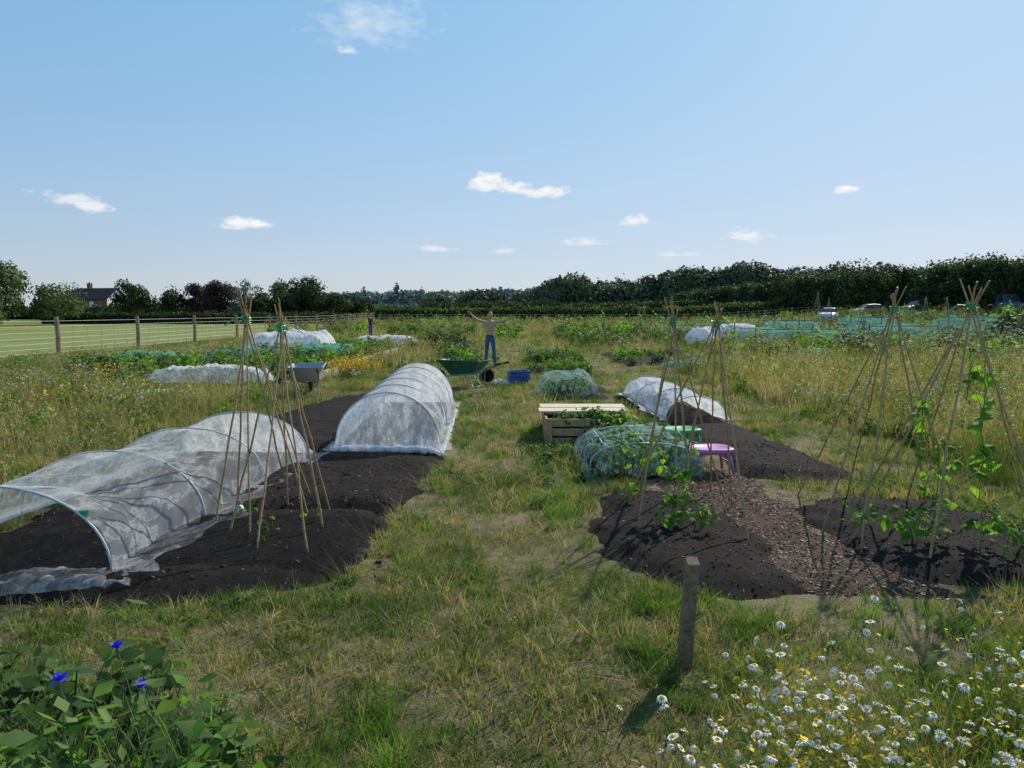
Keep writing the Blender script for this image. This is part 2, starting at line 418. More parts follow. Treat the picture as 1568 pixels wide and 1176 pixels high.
def daisy(seed,n=5,h0=.3,h1=.5,rad=.02,name='daisy_plant',leaves=50):
    r=np.random.default_rng(seed)
    V,F,tip=blades(n,h0,h1,.09,.35,.004,seed)
    V2,F2,_=blades(18,h0*.3,h1*.75,.12,.6,.004,seed+9,(0,.55,1))
    parts=[(V,F,0),(V2,F2,0)]
    C=np.stack([r.normal(0,.08,leaves),r.normal(0,.08,leaves),r.uniform(.03,h1*.75,leaves)],1)
    v,f=leafq(C,r.normal(size=(leaves,3)),.022,r,.18);parts.append((v,f,0))
    parts+=flower_parts(np.stack(tip,1),rad,r)
    C=np.stack([r.normal(0,.08,5),r.normal(0,.08,5),r.uniform(h0,h1,5)],1);v,f=leafq(C,r.normal(size=(5,3)),.009,r,1);parts.append((v,f,2))
    V,F,M=cat(parts);return build_np(name,V,F,[M_grassy,M_white_petal,M_yellow],M,do_link=False)
T_daisy=[daisy(s) for s in range(7)]
T_daisyfar=[daisy(s+40,10,.35,.62,.024,'meadow_daisy_plant',20) for s in range(3)]
def yel(seed):
    r=np.random.default_rng(seed);V,F,tip=blades(14,.25,.5,.15,.4,.005,seed)
    C=np.repeat(np.stack(tip,1),3,0)+r.normal(0,.02,(42,3));v,f=leafq(C,r.normal(size=C.shape),.018,r,.8)
    V,F,M=cat([(V,F,0),(v,f,1)]);return build_np('yellow_flower_plant',V,F,[M_grassy,M_yellow],M,do_link=False)
T_yel=[yel(s) for s in(1,2)]
def clump(name,n,rad,h,size,mat,seed,asp=.55,stalk=True):
    r=np.random.default_rng(seed)
    u=r.normal(size=(n,3));u/=np.linalg.norm(u,axis=1,keepdims=True);u[:,2]=np.abs(u[:,2])
    q=r.uniform(.35,1,n)[:,None]**.6*(1+.3*np.sin(u[:,:1]*5+u[:,1:2]*4))
    C=u*q*np.array([rad,rad,h]);Nn=u+r.normal(0,.6,(n,3))+np.array([0,0,.5])
    v,f=leafq(C,Nn,size*r.uniform(.6,1.3,n),r,asp);parts=[(v,f,0)]
    if stalk:
        V,F,_=blades(10,h*.4,h*1.15,rad*.6,.5,.01,seed);parts.append((V,F,0))
    V,F,M=cat(parts);return build_np(name,V,F,[mat],do_link=False)
T_veg=[clump('leafy_plant',120,.22,.3,.045,M_weed,s) for s in range(3)]+[clump('leafy_plant',90,.2,.4,.05,M_bean,5)]
T_weed=[clump('weed_clump',60,.09,.10,.024,M_weed,s+8) for s in range(3)]
T_broad=[clump('broadleaf_weed',40,.12,.30,.04,M_weed if s else M_bean,s+18,.5) for s in range(4)]
T_bush=[clump('shrub',600,.8,1.1,.09,M_hedge,s+30) for s in range(3)]

def pts(y0,y1,dens,mask=None,x0=None,x1=None,bedm=True):
    W=.74*y1+1.3;a=-W if x0 is None else max(-W,x0);b=W if x1 is None else min(W,x1)
    if b<=a: return np.zeros((0,3))
    n=int(dens*(b-a)*(y1-y0));x=rng.uniform(a,b,n);y=rng.uniform(y0,y1,n)
    k=np.abs(x)<.74*y+1.3
    if bedm:k&=~inbed(x,y)
    if mask is not None:k&=mask(x,y)
    x=x[k];y=y[k];return np.stack([x,y,gz(x,y)],1)
def mead_mask(x,y):
    w=(fbm(x*.6,y*.6,90,3)-.45)
    L=(x<-4.5+w)&(y>6)&(y<26)&~((x>-9.6)&(y>15.5+w*2))
    Rr=(x>4.95+w*.8)&(y>6.5)&(y<25+w*8)
    C=(x<-2.4+w)&(x>-4.9)&(y>22)&(y<34)
    D=(y>31)&(y<50)&((x<-1.6+w)|(x>2+w))&(x>-19)&(fbm(x*.15,y*.15,91,2)>.36)
    return L|Rr|C|D
def field(x,y): return (x<-19.3)&(y>22)
def chip(x,y): return sdf(x,y,PC)>.02
def lawnm(x,y):
    return ~chip(x,y)&~field(x,y)&(fbm(x*1.3,y*1.3,33,4)+rng.uniform(-.2,.2,x.shape)>.385)
for (a,b,d,s) in((1.8,6,360,1.1),(6,12,165,1.4),(12,26,42,2.2),(26,60,6.5,4)):
    P=pts(a,b,d,lawnm);scatter('lawn_grass',T_lawn,P,s*rng.uniform(.6,1.3,len(P)))
for (a,b,d,s) in((1.8,6,50,.7),(6,14,18,.85),(14,30,3,1.4)):
    P=pts(a,b,d,lambda x,y:~chip(x,y)&(fbm(x*1.1,y*1.1,66,3)>.45));scatter('green_grass',T_green,P,s*rng.uniform(.35,1.1,len(P)))
for (a,b,d,s) in((6,12,20,.9),(12,20,9,1.15),(20,33,4.5,1.4),(33,50,1.3,1.8)):
    P=pts(a,b,d,mead_mask);h=.45+1.0*fbm(P[:,0]*.5,P[:,1]*.5,12,3)
    h=h*np.where(P[:,0]<-8,1-.5*ss(14,20,P[:,1]),1)*(1-.45*ss(26,36,P[:,1]))*np.where(P[:,0]>0,1.05,1)
    scatter('meadow_grass',T_mead,P,s*rng.uniform(.7,1.15,len(P)),zs=h)
P=pts(50,96,.45,lambda x,y:(x>-19));scatter('rough_far_grass',T_mead,P,rng.uniform(2.2,4,len(P)),zs=.5)
P=pts(50,94,.10,lambda x,y:(x>-18));scatter('rough_far_weeds',T_veg,P,rng.uniform(2.0,4.2,len(P)))
# daisies
P=pts(8,26,3.0,lambda x,y:mead_mask(x,y)&(fbm(x*.35,y*.35,44,3)>.44));scatter('meadow_daisies',T_daisyfar,P,rng.uniform(.7,1.2,len(P)))
P=pts(8.5,15,9,lambda x,y:mead_mask(x,y)&(x<-5.6)&(fbm(x*.8,y*.8,45,3)>.43));scatter('meadow_daisies',T_daisyfar,P,rng.uniform(.8,1.25,len(P)))
P=pts(8,22,2.0,lambda x,y:mead_mask(x,y)&(fbm(x*.5,y*.5,48,3)>.47));scatter('yellow_meadow_flowers',T_yel,P,rng.uniform(.7,1.2,len(P)))
P=pts(7,26,1.8,mead_mask);scatter('meadow_weeds',T_veg,P,rng.uniform(.5,1.3,len(P)))
dp=[(.55,1.5),(3.8,1.5),(3.9,3.6),(2.6,3.4),(1.3,2.85),(.85,2.7),(.55,2.2)]
def dm(x,y): return sdf(x,y,dp)+(fbm(x*2,y*2,4,3)-.45)*.5>0
P=pts(1.5,3.8,70,dm);k=rng.uniform(0,1,len(P))<np.clip(1.5-(P[:,1]-2.2)*.8,.3,1)*(.5+1.1*(fbm(P[:,0]*2.5,P[:,1]*2.5,14,2)>.36));P=P[k];scatter('daisy_patch',T_daisy,P,rng.uniform(.65,1.15,len(P)))
T_straw=[tuft('dry_grass_tuft',22,.15,.42,.09,.6,.004,M_meadow,s+70) for s in range(3)]
P=pts(1.5,3.8,80,dm);scatter('daisy_patch_grass',T_straw,P,rng.uniform(.5,1,len(P)))
T_dtall=[tuft('green_grass_tall',24,.15,.4,.08,.5,.006,M_green,s+75) for s in range(2)]
P=pts(1.5,3.7,46,dm);scatter('daisy_patch_green',T_dtall,P,rng.uniform(.5,.95,len(P)))
P=pts(1.5,3.2,12,dm);scatter('daisy_patch_yellow',T_yel,P,rng.uniform(.4,.75,len(P)))
lp=[(-3.2,1.6),(-1.0,1.6),(-1.0,2.6),(-1.3,2.9),(-1.7,3.0),(-3.4,3.1)]
def lm(x,y): return sdf(x,y,lp)+(fbm(x*2,y*2,6,3)-.45)*.4>0
T_greyst=[tuft('grey_stem_plant',40,.15,.40,.09,.5,.0055,M_grey,s+90) for s in range(3)]
P=pts(1.8,3.2,60,lm);scatter('cornflower_foliage',T_greyst,P,rng.uniform(.6,1.15,len(P)))
P=pts(1.8,3.3,60,lm);scatter('foreground_weeds',T_broad,P,rng.uniform(.8,1.5,len(P)))
P=pts(1.8,3.4,60,lm);scatter('foreground_green_grass',T_dtall,P,rng.uniform(.4,.85,len(P)))
P=pts(2.0,3.5,130,lambda x,y:np.hypot((x+.52)/.36,(y-2.7)/.5)+1.4*(fbm(x*6,y*6,2,2)-.38)<1,-1.2,.1);scatter('bright_grass_clump',T_green,P,rng.uniform(.45,1.05,len(P)),tilt=.25)
def edgem(x,y):
    r=np.zeros(x.shape,bool)
    for pl in(P1,P4,P2,PL,P3):
        d=sdf(x,y,pl);r|=(d<.05)&(d>-.28)
    return r&~chip(x,y)&(fbm(x*1.5,y*1.5,71,3)>.43)
P=pts(4,16,10,edgem);scatter('bed_edge_weeds',T_weed,P,rng.uniform(.3,.9,len(P)))
P=pts(4,16,44,edgem);scatter('bed_edge_grass',T_green,P,rng.uniform(.3,.9,len(P)))
P=pts(6.3,11,26,lambda x,y:(x<.75)&(x>.25)&(fbm(x*1.2,y*1.2,73,3)>.40),0,1);scatter('path_edge_weeds',T_weed,P,rng.uniform(.5,1.5,len(P)))
P=pts(6.3,11,40,lambda x,y:(x<.75)&(x>.15)&(fbm(x*1.2,y*1.2,75,3)>.40),0,1);scatter('path_edge_grass',T_green,P,rng.uniform(.5,1.1,len(P)))
P=pts(3.5,4.5,90,lambda x,y:(x>.55)&(fbm(x*1.5,y*.9,74,3)>.42),.5,4);scatter('bed_front_grass',T_green,P,rng.uniform(.5,1.0,len(P)))

def clodp(seed,flat=1):
    r=np.random.default_rng(seed);b=MB();b.ell((0,0,0),(.5,.5,.4*flat),0,6,4)
    b.V=[tuple(np.array(v)*r.uniform(.7,1.25)) for v in b.V];return b.build('soil_clod',[M_clod],do_link=False)
T_clod=[clodp(s) for s in range(3)]
def chipproto(s):
    b=MB();b.box((0,0,0),(1,.3,.12),0,Matrix.Rotation(.2*s,3,'X'));return b.build('wood_chip',[M_chipp],do_link=False)
T_chip=[chipproto(s) for s in range(2)]
def onbed(poly,h,l,s,dens,ymax=12):
    p=np.array(poly);a=p.min(0);b=p.max(0);b[1]=min(b[1],ymax);n=int(dens*np.prod(b-a))
    x=rng.uniform(a[0],b[0],n);y=rng.uniform(a[1],b[1],n);z,e=bedh(x,y,poly,h,l,s);k=e>.25
    return np.stack([x,y,z],1)[k]
for poly,h,l,s in list(BEDS.values())[:6]:
    if h<.05: continue
    P=onbed(poly,h,l,s,420,9.5);sz=.005+.019*rng.uniform(0,1,len(P))**3
    scatter('soil_clods',T_clod,P,sz,tilt=1)
    P=onbed(poly,h,l,s,75,9.5);P[:,2]+=.003;scatter('straw_flecks',T_chip,P,.010+.018*rng.uniform(0,1,len(P)),tilt=.5)
P=onbed(PC,.03,.02,8,1500);P[:,2]+=.004;scatter('woodchips',T_chip,P,.010+.026*rng.uniform(0,1,len(P))**2,tilt=.35)
P=onbed(P11,.012,.02,77,300);scatter('soil_clods',T_clod,P,.006+.014*rng.uniform(0,1,len(P))**3,tilt=1)
P=onbed(P12,.04,.07,79,300);scatter('soil_clods',T_clod,P,.008+.05*rng.uniform(0,1,len(P))**3,tilt=1)
P=onbed(PL,.10,.05,3,.8,9);scatter('seedling_weeds',T_weed,P,rng.uniform(.15,.35,len(P)))
T_thatch=[tuft('dry_thatch',12,.05,.13,.05,2.2,.0035,M_meadow,s+60,(0,.5,1)) for s in range(3)]
P=pts(1.8,9,70,lambda x,y:~chip(x,y)&~mead_mask(x,y)&(fbm(x*1.6,y*1.6,81,3)>.42));scatter('dry_thatch_litter',T_thatch,P,rng.uniform(.7,1.4,len(P)),tilt=.5)
P=pts(25,62,.75,lambda x,y:(x>10+2*np.sin(y))|((x>3)&(y>36)));scatter('rough_weeds',T_veg,P,rng.uniform(1.0,2.8,len(P)))
P=pts(26,78,.17,lambda x,y:(x>13)&(fbm(x*.2,y*.2,53,2)>.35),13);scatter('rough_shrubs',T_bush,P,rng.uniform(.4,.95,len(P)))
P=pts(27,58,.9,lambda x,y:(x>9));scatter('rough_flower_weeds',T_daisyfar,P,rng.uniform(1.2,2.2,len(P)))
scatter('garden_shrub',T_bush,np.array([[x,y,gzf(x,y)] for x,y in((24.8,37.5),(25.6,38),(23.2,39),(17.5,36),(22,45),(15,40),(28,60),(34,66),(39,70),(44,72))]),np.array([1.5,1.3,.8,.7,.8,.7,1.0,1.1,1.0,1.2]),zs=1.2)
for pl,n,sc_ in((P5,30,.8),(P6,60,.9),(P8,360,1.4),(P7,40,1.0),(P10,50,1.2)):
    p=np.array(pl);x=rng.uniform(p[:,0].min()+.2,p[:,0].max()-.2,n);y=rng.uniform(p[:,1].min()+.2,p[:,1].max()-.2,n)
    scatter('vegetable_crop',T_veg,np.stack([x,y,gz(x,y)+.1],1),sc_*rng.uniform(.6,1.3,n))
n=26;x=rng.normal(-2.0,.5,n);y=rng.normal(27.5,1,n);scatter('vegetable_crop',T_veg,np.stack([x,y,gz(x,y)],1),rng.uniform(1.2,2,n))
n=60;x=rng.normal(-4.35,.38,n);y=rng.normal(20.2,.5,n);scatter('yellow_marigolds',T_yel,np.stack([x,y,gz(x,y)],1),rng.uniform(.8,1.3,n))
n=30;x=rng.normal(-5.2,.8,n);y=rng.normal(17.2,.5,n);scatter('white_flower_clump',T_daisyfar,np.stack([x,y,gz(x,y)],1),rng.uniform(.6,1.0,n))
n=16;x=rng.normal(-3.2,.7,n);y=rng.normal(33,1.2,n);scatter('shrub_row',T_bush,np.stack([x,y,gz(x,y)],1),rng.uniform(.5,.9,n))

# ------------------------------------------------------------------ trees & hedges
def blobleaves(c,r,dens,size,rg,asp=.6):
    c=np.array(c);r=np.array(r)*np.ones(3);area=4*math.pi*(np.prod(r)**(2/3));n=int(dens*area)
    u=rg.normal(size=(n,3));u/=np.linalg.norm(u,axis=1,keepdims=True);u=u[u[:,2]>-.75];n=len(u)
    q=1-.45*rg.uniform(0,1,n)**1.6+.1*rg.normal(size=n)
    C=c+u*r*q[:,None];return leafq(C,u+rg.normal(0,.55,(n,3)),size*rg.uniform(.6,1.4,n),rg,asp)
def tree(name,x,y,h,rad,mat,seed,size=.2,dens=13,trunk=.25,sub=16,base=.0,gap=1.0):
    rg=np.random.default_rng(seed);z0=gzf(x,y);b=MB()
    th=h*.45;tr=h*.028
    b.tube([(x,y,z0-.2),(x+.05,y,z0+th*.5),(x+.1*rg.normal(),y,z0+th),(x,y,z0+h*.8)],[tr*1.3,tr,tr*.7,tr*.25],0,8)
    parts=[];cz=z0+h*(base+(1-base)*.5);rzv=h*(1-base)*.5
    for k in range(sub):
        u=rg.normal(size=3);u/=np.linalg.norm(u);u[2]=u[2]*.9+.05
        q=rg.uniform(.45,.85);c=np.array([x,y,cz])+u*np.array([rad,rad,rzv])*q
        rr=rad*rg.uniform(.24,.5)*gap
        b.tube([(x,y,z0+h*rg.uniform(.25,.5)),((x+c[0])/2,(y+c[1])/2,(z0+h*.4+c[2])/2),tuple(c)],[tr*.5,tr*.35,tr*.12],0,5)
        v,f=blobleaves(c,(rr,rr,rr*.85),dens,size,rg);parts.append((v,f,1))
    v,f=blobleaves((x,y,cz),(rad*.72,rad*.72,rzv*.75),dens*.8,size,rg);parts.append((v,f,1))
    quads=[q for q in b.F if len(q)==4]
    parts.append((np.array(b.V),np.array(quads),0))
    V,F,M=cat(parts);return build_np(name,V,F,[M_bark,mat],M)
for (u,h,r,m,nm) in((-58.9,6.4,3.5,M_tree,'broadleaf_tree'),(-53.5,6.2,2.2,M_tree,'broadleaf_tree'),(-49,6.4,3.1,M_purple,'copper_beech_tree'),
    (-45.2,6.9,3.1,M_purple,'copper_beech_tree'),(-41.4,7.0,2.8,M_bluegreen,'willow_tree'),(-36.8,7.1,2.7,M_tree2,'broadleaf_tree'),
    (-31.2,7.9,3.5,M_tree,'broadleaf_tree'),(-27.3,4.8,2.6,M_tree,'broadleaf_tree'),(-24.2,4.4,2.3,M_tree,'broadleaf_tree'),(-69.5,4.4,3.0,M_tree2,'broadleaf_tree'),(-75,4.0,2.6,M_tree,'broadleaf_tree'),(-39,4.4,2.6,M_tree,'broadleaf_tree'),(-34.2,5.4,2.6,M_tree,'broadleaf_tree')):
    tree(nm,u,118+rng.uniform(-3,3),h,r,m,int(abs(u)*10),gap=.85 if m is M_bluegreen else 1,dens=12 if m is not M_bluegreen else 8)
tree('broadleaf_tree',-62.3,90,8.6,4.8,M_tree2,5,dens=11)
tree('broadleaf_tree',-57.0,93,5.6,2.8,M_tree2,6,dens=8)
tree('broadleaf_tree',-60,84,3.2,2.6,M_tree2,66,dens=9)
tree('bare_tree',-62.5,106,6.6,2.4,M_bluegreen,16,dens=2,size=.14,sub=24)
def mass(name,line,mat,seed,size,dens,n,depth=6,rr=(2.2,4),var=(.82,1.08)):
    rg=np.random.default_rng(seed);parts=[];L=np.array(line,float);b=MB()
    for k in range(n):
        t=(k+rg.uniform(0,1))/n;X_=np.interp(t,L[:,0],L[:,1]);Y_=np.interp(t,L[:,0],L[:,2])+rg.uniform(-depth,depth)/2;H=np.interp(t,L[:,0],L[:,3])*rg.uniform(*var)
        z=gzf(X_,Y_);r=rg.uniform(*rr)
        for c,q in(((X_,Y_,z+H*.62),(r,r,H*.38)),((X_+rg.normal()*r*.4,Y_-r*.3,z+H*.3),(r*1.05,r*.9,H*.36)),((X_+rg.normal()*r*.5,Y_,z+H*.7),(r*.5,r*.5,H*.24))):
            v,f=blobleaves(c,q,dens,size,rg,.7);parts.append((v,f,0))
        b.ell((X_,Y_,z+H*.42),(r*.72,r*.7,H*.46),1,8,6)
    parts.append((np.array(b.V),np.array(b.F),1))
    V,F,M=cat(parts);return build_np(name,V,F,[mat,M_core],M)
mass('background_hedgerow',[(0,-95,132,2.4),(.45,-64,126,2.4),(.55,-58,126,3.0),(.8,-32,124,3.2),(1,-22,124,3.0)],M_tree,14,.22,9,46,3,(1.6,3),(.7,1.15))
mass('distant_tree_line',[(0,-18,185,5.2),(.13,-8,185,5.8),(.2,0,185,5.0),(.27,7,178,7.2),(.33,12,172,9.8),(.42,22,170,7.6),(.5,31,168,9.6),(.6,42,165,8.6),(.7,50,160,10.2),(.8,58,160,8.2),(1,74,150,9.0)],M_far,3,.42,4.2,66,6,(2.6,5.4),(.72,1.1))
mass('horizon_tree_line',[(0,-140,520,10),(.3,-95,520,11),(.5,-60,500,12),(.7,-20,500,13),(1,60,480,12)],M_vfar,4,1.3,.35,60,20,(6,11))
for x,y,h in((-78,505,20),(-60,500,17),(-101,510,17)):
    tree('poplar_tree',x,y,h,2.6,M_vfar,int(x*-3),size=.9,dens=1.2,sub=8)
mass('tall_hedge',[(0,30,133,4.5),(.25,38,116,5.1),(.5,46,98,5.6),(.62,50,91,5.7),(.8,54,78,5.9),(1,64,60,6.0)],M_tree,8,.17,15,75,2.5,(1.7,2.8),(.85,1.08))
tree('broadleaf_tree',48,104,8.0,4.0,M_tree,77,dens=10)
tree('broadleaf_tree',41,112,6.4,3.4,M_tree,78,dens=10)
def hedge(name,x0,y0,x1,y1,h,w,mat,seed,size=.16,dens=18):
    rg=np.random.default_rng(seed);L=math.hypot(x1-x0,y1-y0);d=np.array([(x1-x0)/L,(y1-y0)/L]);nn=np.array([-d[1],d[0]])
    n=int(dens*L*(2*h+w));t=rg.uniform(0,L,n);s=rg.uniform(0,2*h+w,n)
    off=np.where(s<h,-w/2,np.where(s<h+w,s-h-w/2,w/2));zz=np.where(s<h,s,np.where(s<h+w,h,2*h+w-s))
    hv=1+.2*(fbm(t*.5,t*0,seed,4)-.45)*2;nor=np.stack([np.where(s<h,-nn[0],np.where(s<h+w,0,nn[0])),np.where(s<h,-nn[1],np.where(s<h+w,0,nn[1])),np.where((s>=h)&(s<h+w),1.,0.)],1)
    x=x0+d[0]*t+nn[0]*off;y=y0+d[1]*t+nn[1]*off
    C=np.stack([x,y,gz(x,y)+zz*hv],1)+nor*rg.normal(0,.14,n)[:,None]
    v,f=leafq(C,nor+rg.normal(0,.6,(n,3)),size*rg.uniform(.6,1.3,n),rg,.7);parts=[(v,f,0)]
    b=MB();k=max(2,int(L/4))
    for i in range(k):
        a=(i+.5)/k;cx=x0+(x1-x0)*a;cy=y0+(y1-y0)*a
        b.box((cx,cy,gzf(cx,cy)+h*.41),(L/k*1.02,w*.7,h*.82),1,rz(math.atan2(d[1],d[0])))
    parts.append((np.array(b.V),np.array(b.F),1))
    V,F,M=cat(parts);return build_np(name,V,F,[mat,M_core],M)
hedge('clipped_hedge',-62,99,-19,99,1.35,1.4,M_tree,31)
hedge('field_hedge',-19,104,47,108,2.1,1.8,M_hedge,32)
hedge('field_hedge',-10,122,40,124,2.8,2,M_tree,33)
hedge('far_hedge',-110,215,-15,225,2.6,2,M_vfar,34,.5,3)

# ------------------------------------------------------------------ man-made
M_bamboo=simple('bamboo_cane',(.38,.25,.11),.55,.4,var=.35,scale=25)
M_green_pl=simple('green_plastic',(.03,.35,.12),.4,.5,var=.1)
M_post=simple('weathered_timber',(.21,.155,.095),.85,.15,var=.45,scale=30)
M_fpost=simple('fence_timber',(.30,.22,.14),.85,.2,var=.3,scale=6)
M_wood=simple('planed_timber',(.42,.29,.15),.8,.2,var=.25,scale=16)
M_wire=simple('galvanised_wire',(.35,.35,.34),.5,.5,metal=.5)
M_pale=simple('pale_boards',(.62,.53,.37),.75,.2,var=.18,scale=14)
M_hoop=simple('hoop_pipe',(.45,.55,.5),.4,.5,var=.1)
M_net=netmat('insect_netting',(.88,.90,.90),.34,10,.40,.6,.28)
M_netw=netmat('dense_white_netting',(.88,.90,.91),.50,11,.45,.6,.3)
M_fleece=netmat('white_fleece',(.86,.87,.88),.88,8,.25,.35,.1)
M_fl2=netmat('tunnel_fleece',(.87,.89,.89),.70,10,.6,.45,.25)
M_teal=netmat('teal_netting',(.18,.50,.40),.34,9,.5,.35,.3)
M_tealg=netmat('grey_teal_netting',(.42,.60,.53),.12,12,.35,.35,.42)
M_blacknet=netmat('black_netting',(.03,.03,.03),.35,14,.3,.2,.1)

def bz(x,y):
    z=gzf(x,y)
    for poly,h,l,s in BEDS.values():
        q,e=bedh(np.array(x),np.array(y),poly,h,l,s)
        if float(e)>0: z=max(z,float(q))
    return z
def tunnel(name,p0,p1,hw,h,nh,mat,seed,front='closed',back=True,sag=.07,skirt=.16,hw1=None,h1=None,wrk=1.0,bunch=None):
    p0=np.array(p0,float);p1=np.array(p1,float);L=np.linalg.norm(p1-p0);d=(p1-p0)/L;n=np.array([d[1],-d[0]])
    hw1=hw1 or hw;h1=h1 or h
    NS=int(L*30);NT=80;V=[]
    S=list(np.linspace(0,1,NS))
    base0=bz(*p0);base1=bz(*p1)
    def row(s,k,fwd):
        fr=(s*(nh-1))%1;sg=1-sag*math.sin(math.pi*fr)**.8 if 0<s<1 else 1
        W=(hw+(hw1-hw)*s);H=(h+(h1-h)*s);z0=base0+(base1-base0)*s
        t=np.linspace(0,1,NT);a=math.pi*(1-(t-.1)/.8)
        a_=np.clip(a,0,math.pi)
        x=W*np.cos(a_);z=H*np.sin(a_)**.85
        x=x*(1-(1-sg)*.6);z=z*sg
        sk=np.where(t<.1,-(.1-t)/.1,np.where(t>.9,(t-.9)/.1,0))
        wv=fbm(np.full(NT,s*L*3),np.sign(sk)*5+9,seed,2)
        x=x+sk*skirt*(.5+wv);
        st=s*L
        wr=(fbm(st*3.0+t*4,t*9-st*1.5,seed,4)-.45)*.10+(fbm(st*11+t*7,t*3,seed+3,3)-.45)*.035
        wr=wr-np.abs(fbm(st*2.2-t*5,t*5+st*1.2,seed+11,3)-.47)*.16
        wr=wr*wrk*(.35+.65*math.sin(math.pi*fr))
        env=np.sin(np.clip(a,0.0,math.pi))**.5
        x=x+np.cos(a_)*wr*env;z=z+np.sin(a_)*wr*env*.8
        x=x+(fbm(np.full(NT,st*5.5),t*2,seed+7,3)-.45)*.10*(1-env)*np.sign(x)
        z=z*(1-k);x=x*(1+.03*k)
        z=np.maximum(z,.0)+.012+np.abs(sk)*.03*fbm(np.full(NT,st*9),t*30,seed,2)
        off=st-fwd+k*(fbm(t*14,t*0+seed,seed,3)-.4)*.16
        return np.stack([p0[0]+d[0]*off+n[0]*x,p0[1]+d[1]*off+n[1]*x,z0+z],1)
    if front=='closed':
        for k in np.linspace(1,0,14)[:-1]: V.append(row(0,k,.22*k**1.2))
    for s in S: V.append(row(s,0,0))
    if back:
        for k in np.linspace(0,1,12)[1:]: V.append(row(1,k,-.25*k))
    A=np.stack(V,0);ny,nx_=A.shape[:2];I=np.arange(ny*nx_).reshape(ny,nx_)
    F=np.stack([I[:-1,:-1],I[:-1,1:],I[1:,1:],I[1:,:-1]],-1).reshape(-1,4)
    root=bpy.data.objects.new(name,None);link(root)
    o=build_np('netting',A.reshape(-1,3),F,[mat],None,True);o.parent=root
    b=MB()
    for i in range(nh):
        s=i/(nh-1);c=p0+(p1-p0)*s;W=hw+(hw1-hw)*s;H=h+(h1-h)*s;z0=base0+(base1-base0)*s;P_=[]
        for k in range(25):
            a=math.pi*k/24;P_.append((c[0]+n[0]*W*1.012*math.cos(a),c[1]+n[1]*W*1.012*math.cos(a),z0-.03+(H*1.015+.03)*math.sin(a)**.85 if 0<k<24 else z0-.08))
        b.tube(P_,.008,0,6)
    b.build('hoops',[M_hoop],True,parent=root)
    if bunch:
        b=MB();r=random.Random(seed)
        for (ax,ay,bx,by,rk) in bunch:
            K=int(math.hypot(bx-ax,by-ay)*30)
            for rep in range(3):
                P_=[];rr=[]
                for k in range(K+1):
                    t=k/K;x=ax+(bx-ax)*t+r.uniform(-.02,.02);y=ay+(by-ay)*t+r.uniform(-.03,.03)+rep*.03
                    P_.append((x,y,bz(x,y)+.02+r.uniform(-.012,.02)));rr.append(r.uniform(.4,1)*rk)
                b.tube(P_,rr,0,7)
        b.build('gathered_hem',[M_fleece],True,parent=root)
    return root,o
t1,_=tunnel('netting_tunnel',(-3.30,4.62),(-3.12,8.5),.76,.55,4,M_net,3,front='open',sag=.12,skirt=.28,h1=.52)
t2,_=tunnel('netting_tunnel',(-1.52,9.0),(-1.70,13.4),.63,.68,6,M_netw,13,front='closed',sag=.05,skirt=.14,bunch=[(-2.15,8.80,-.86,8.80,.045),(-.86,8.85,-1.0,13.2,.03)],h1=.74)
t3,_=tunnel('fleece_tunnel',(2.85,11.4),(2.72,14.9),.48,.38,4,M_fl2,23,front='open',sag=.20,skirt=.12,wrk=1.5)
b=MB()
for y,a in((4.62,.25),(4.62,.55),(4.62,.8),(5.9,.3)):
    an=math.pi*a*.9
    b.box((-3.3+.77*math.cos(an),y,bz(-3.3,4.62)+.56*math.sin(an)**.85),(.045,.03,.03),0)
b.build('hoop_clips',[M_green_pl],parent=t1)
def drape(name,cx,cy,w,l,h,mat,seed,rot=0,flat=4,wr=.04,step=.05,zb=None):
    nx_=max(8,int(w/step));ny_=max(8,int(l/step));U,Vv=np.meshgrid(np.linspace(-1,1,nx_),np.linspace(-1,1,ny_))
    e=(fbm(U*2.5+9,Vv*2.5,seed,3)-.45)*.35
    x=U*w/2*(1+e*.5);y=Vv*l/2*(1+e*.5);c,s=math.cos(rot),math.sin(rot)
    X_=cx+c*x-s*y;Y_=cy+s*x+c*y
    pr=np.clip(1-np.abs(U)**flat,0,1)*np.clip(1-np.abs(Vv)**flat,0,1)
    Zg=gz(X_,Y_)+(.14 if zb is None else zb)
    Z_=Zg+pr**.6*h*(.8+.55*(fbm(U*3+1,Vv*3*l/w,seed+5,3)-.3))+np.abs(fbm(X_*7,Y_*7,seed+1,4)-.45)*wr*2.5
    I=np.arange(nx_*ny_).reshape(ny_,nx_);F=np.stack([I[:-1,:-1],I[:-1,1:],I[1:,1:],I[1:,:-1]],-1).reshape(-1,4)
    return build_np(name,np.stack([X_,Y_,Z_],-1).reshape(-1,3),F,[mat],None,True)
o=drape('net_trail',-2.95,4.5,1.1,.34,.05,M_net,5,rot=.25,wr=.05,step=.02,zb=.06);o.parent=t1
o=drape('net_black',-3.25,4.9,1.2,1.0,.05,M_blacknet,6,wr=.02,step=.03,zb=.10);o.parent=t1
drape('black_ground_netting',-1.9,5.4,1.7,1.2,.03,M_blacknet,61,wr=.02,step=.03,zb=.10)
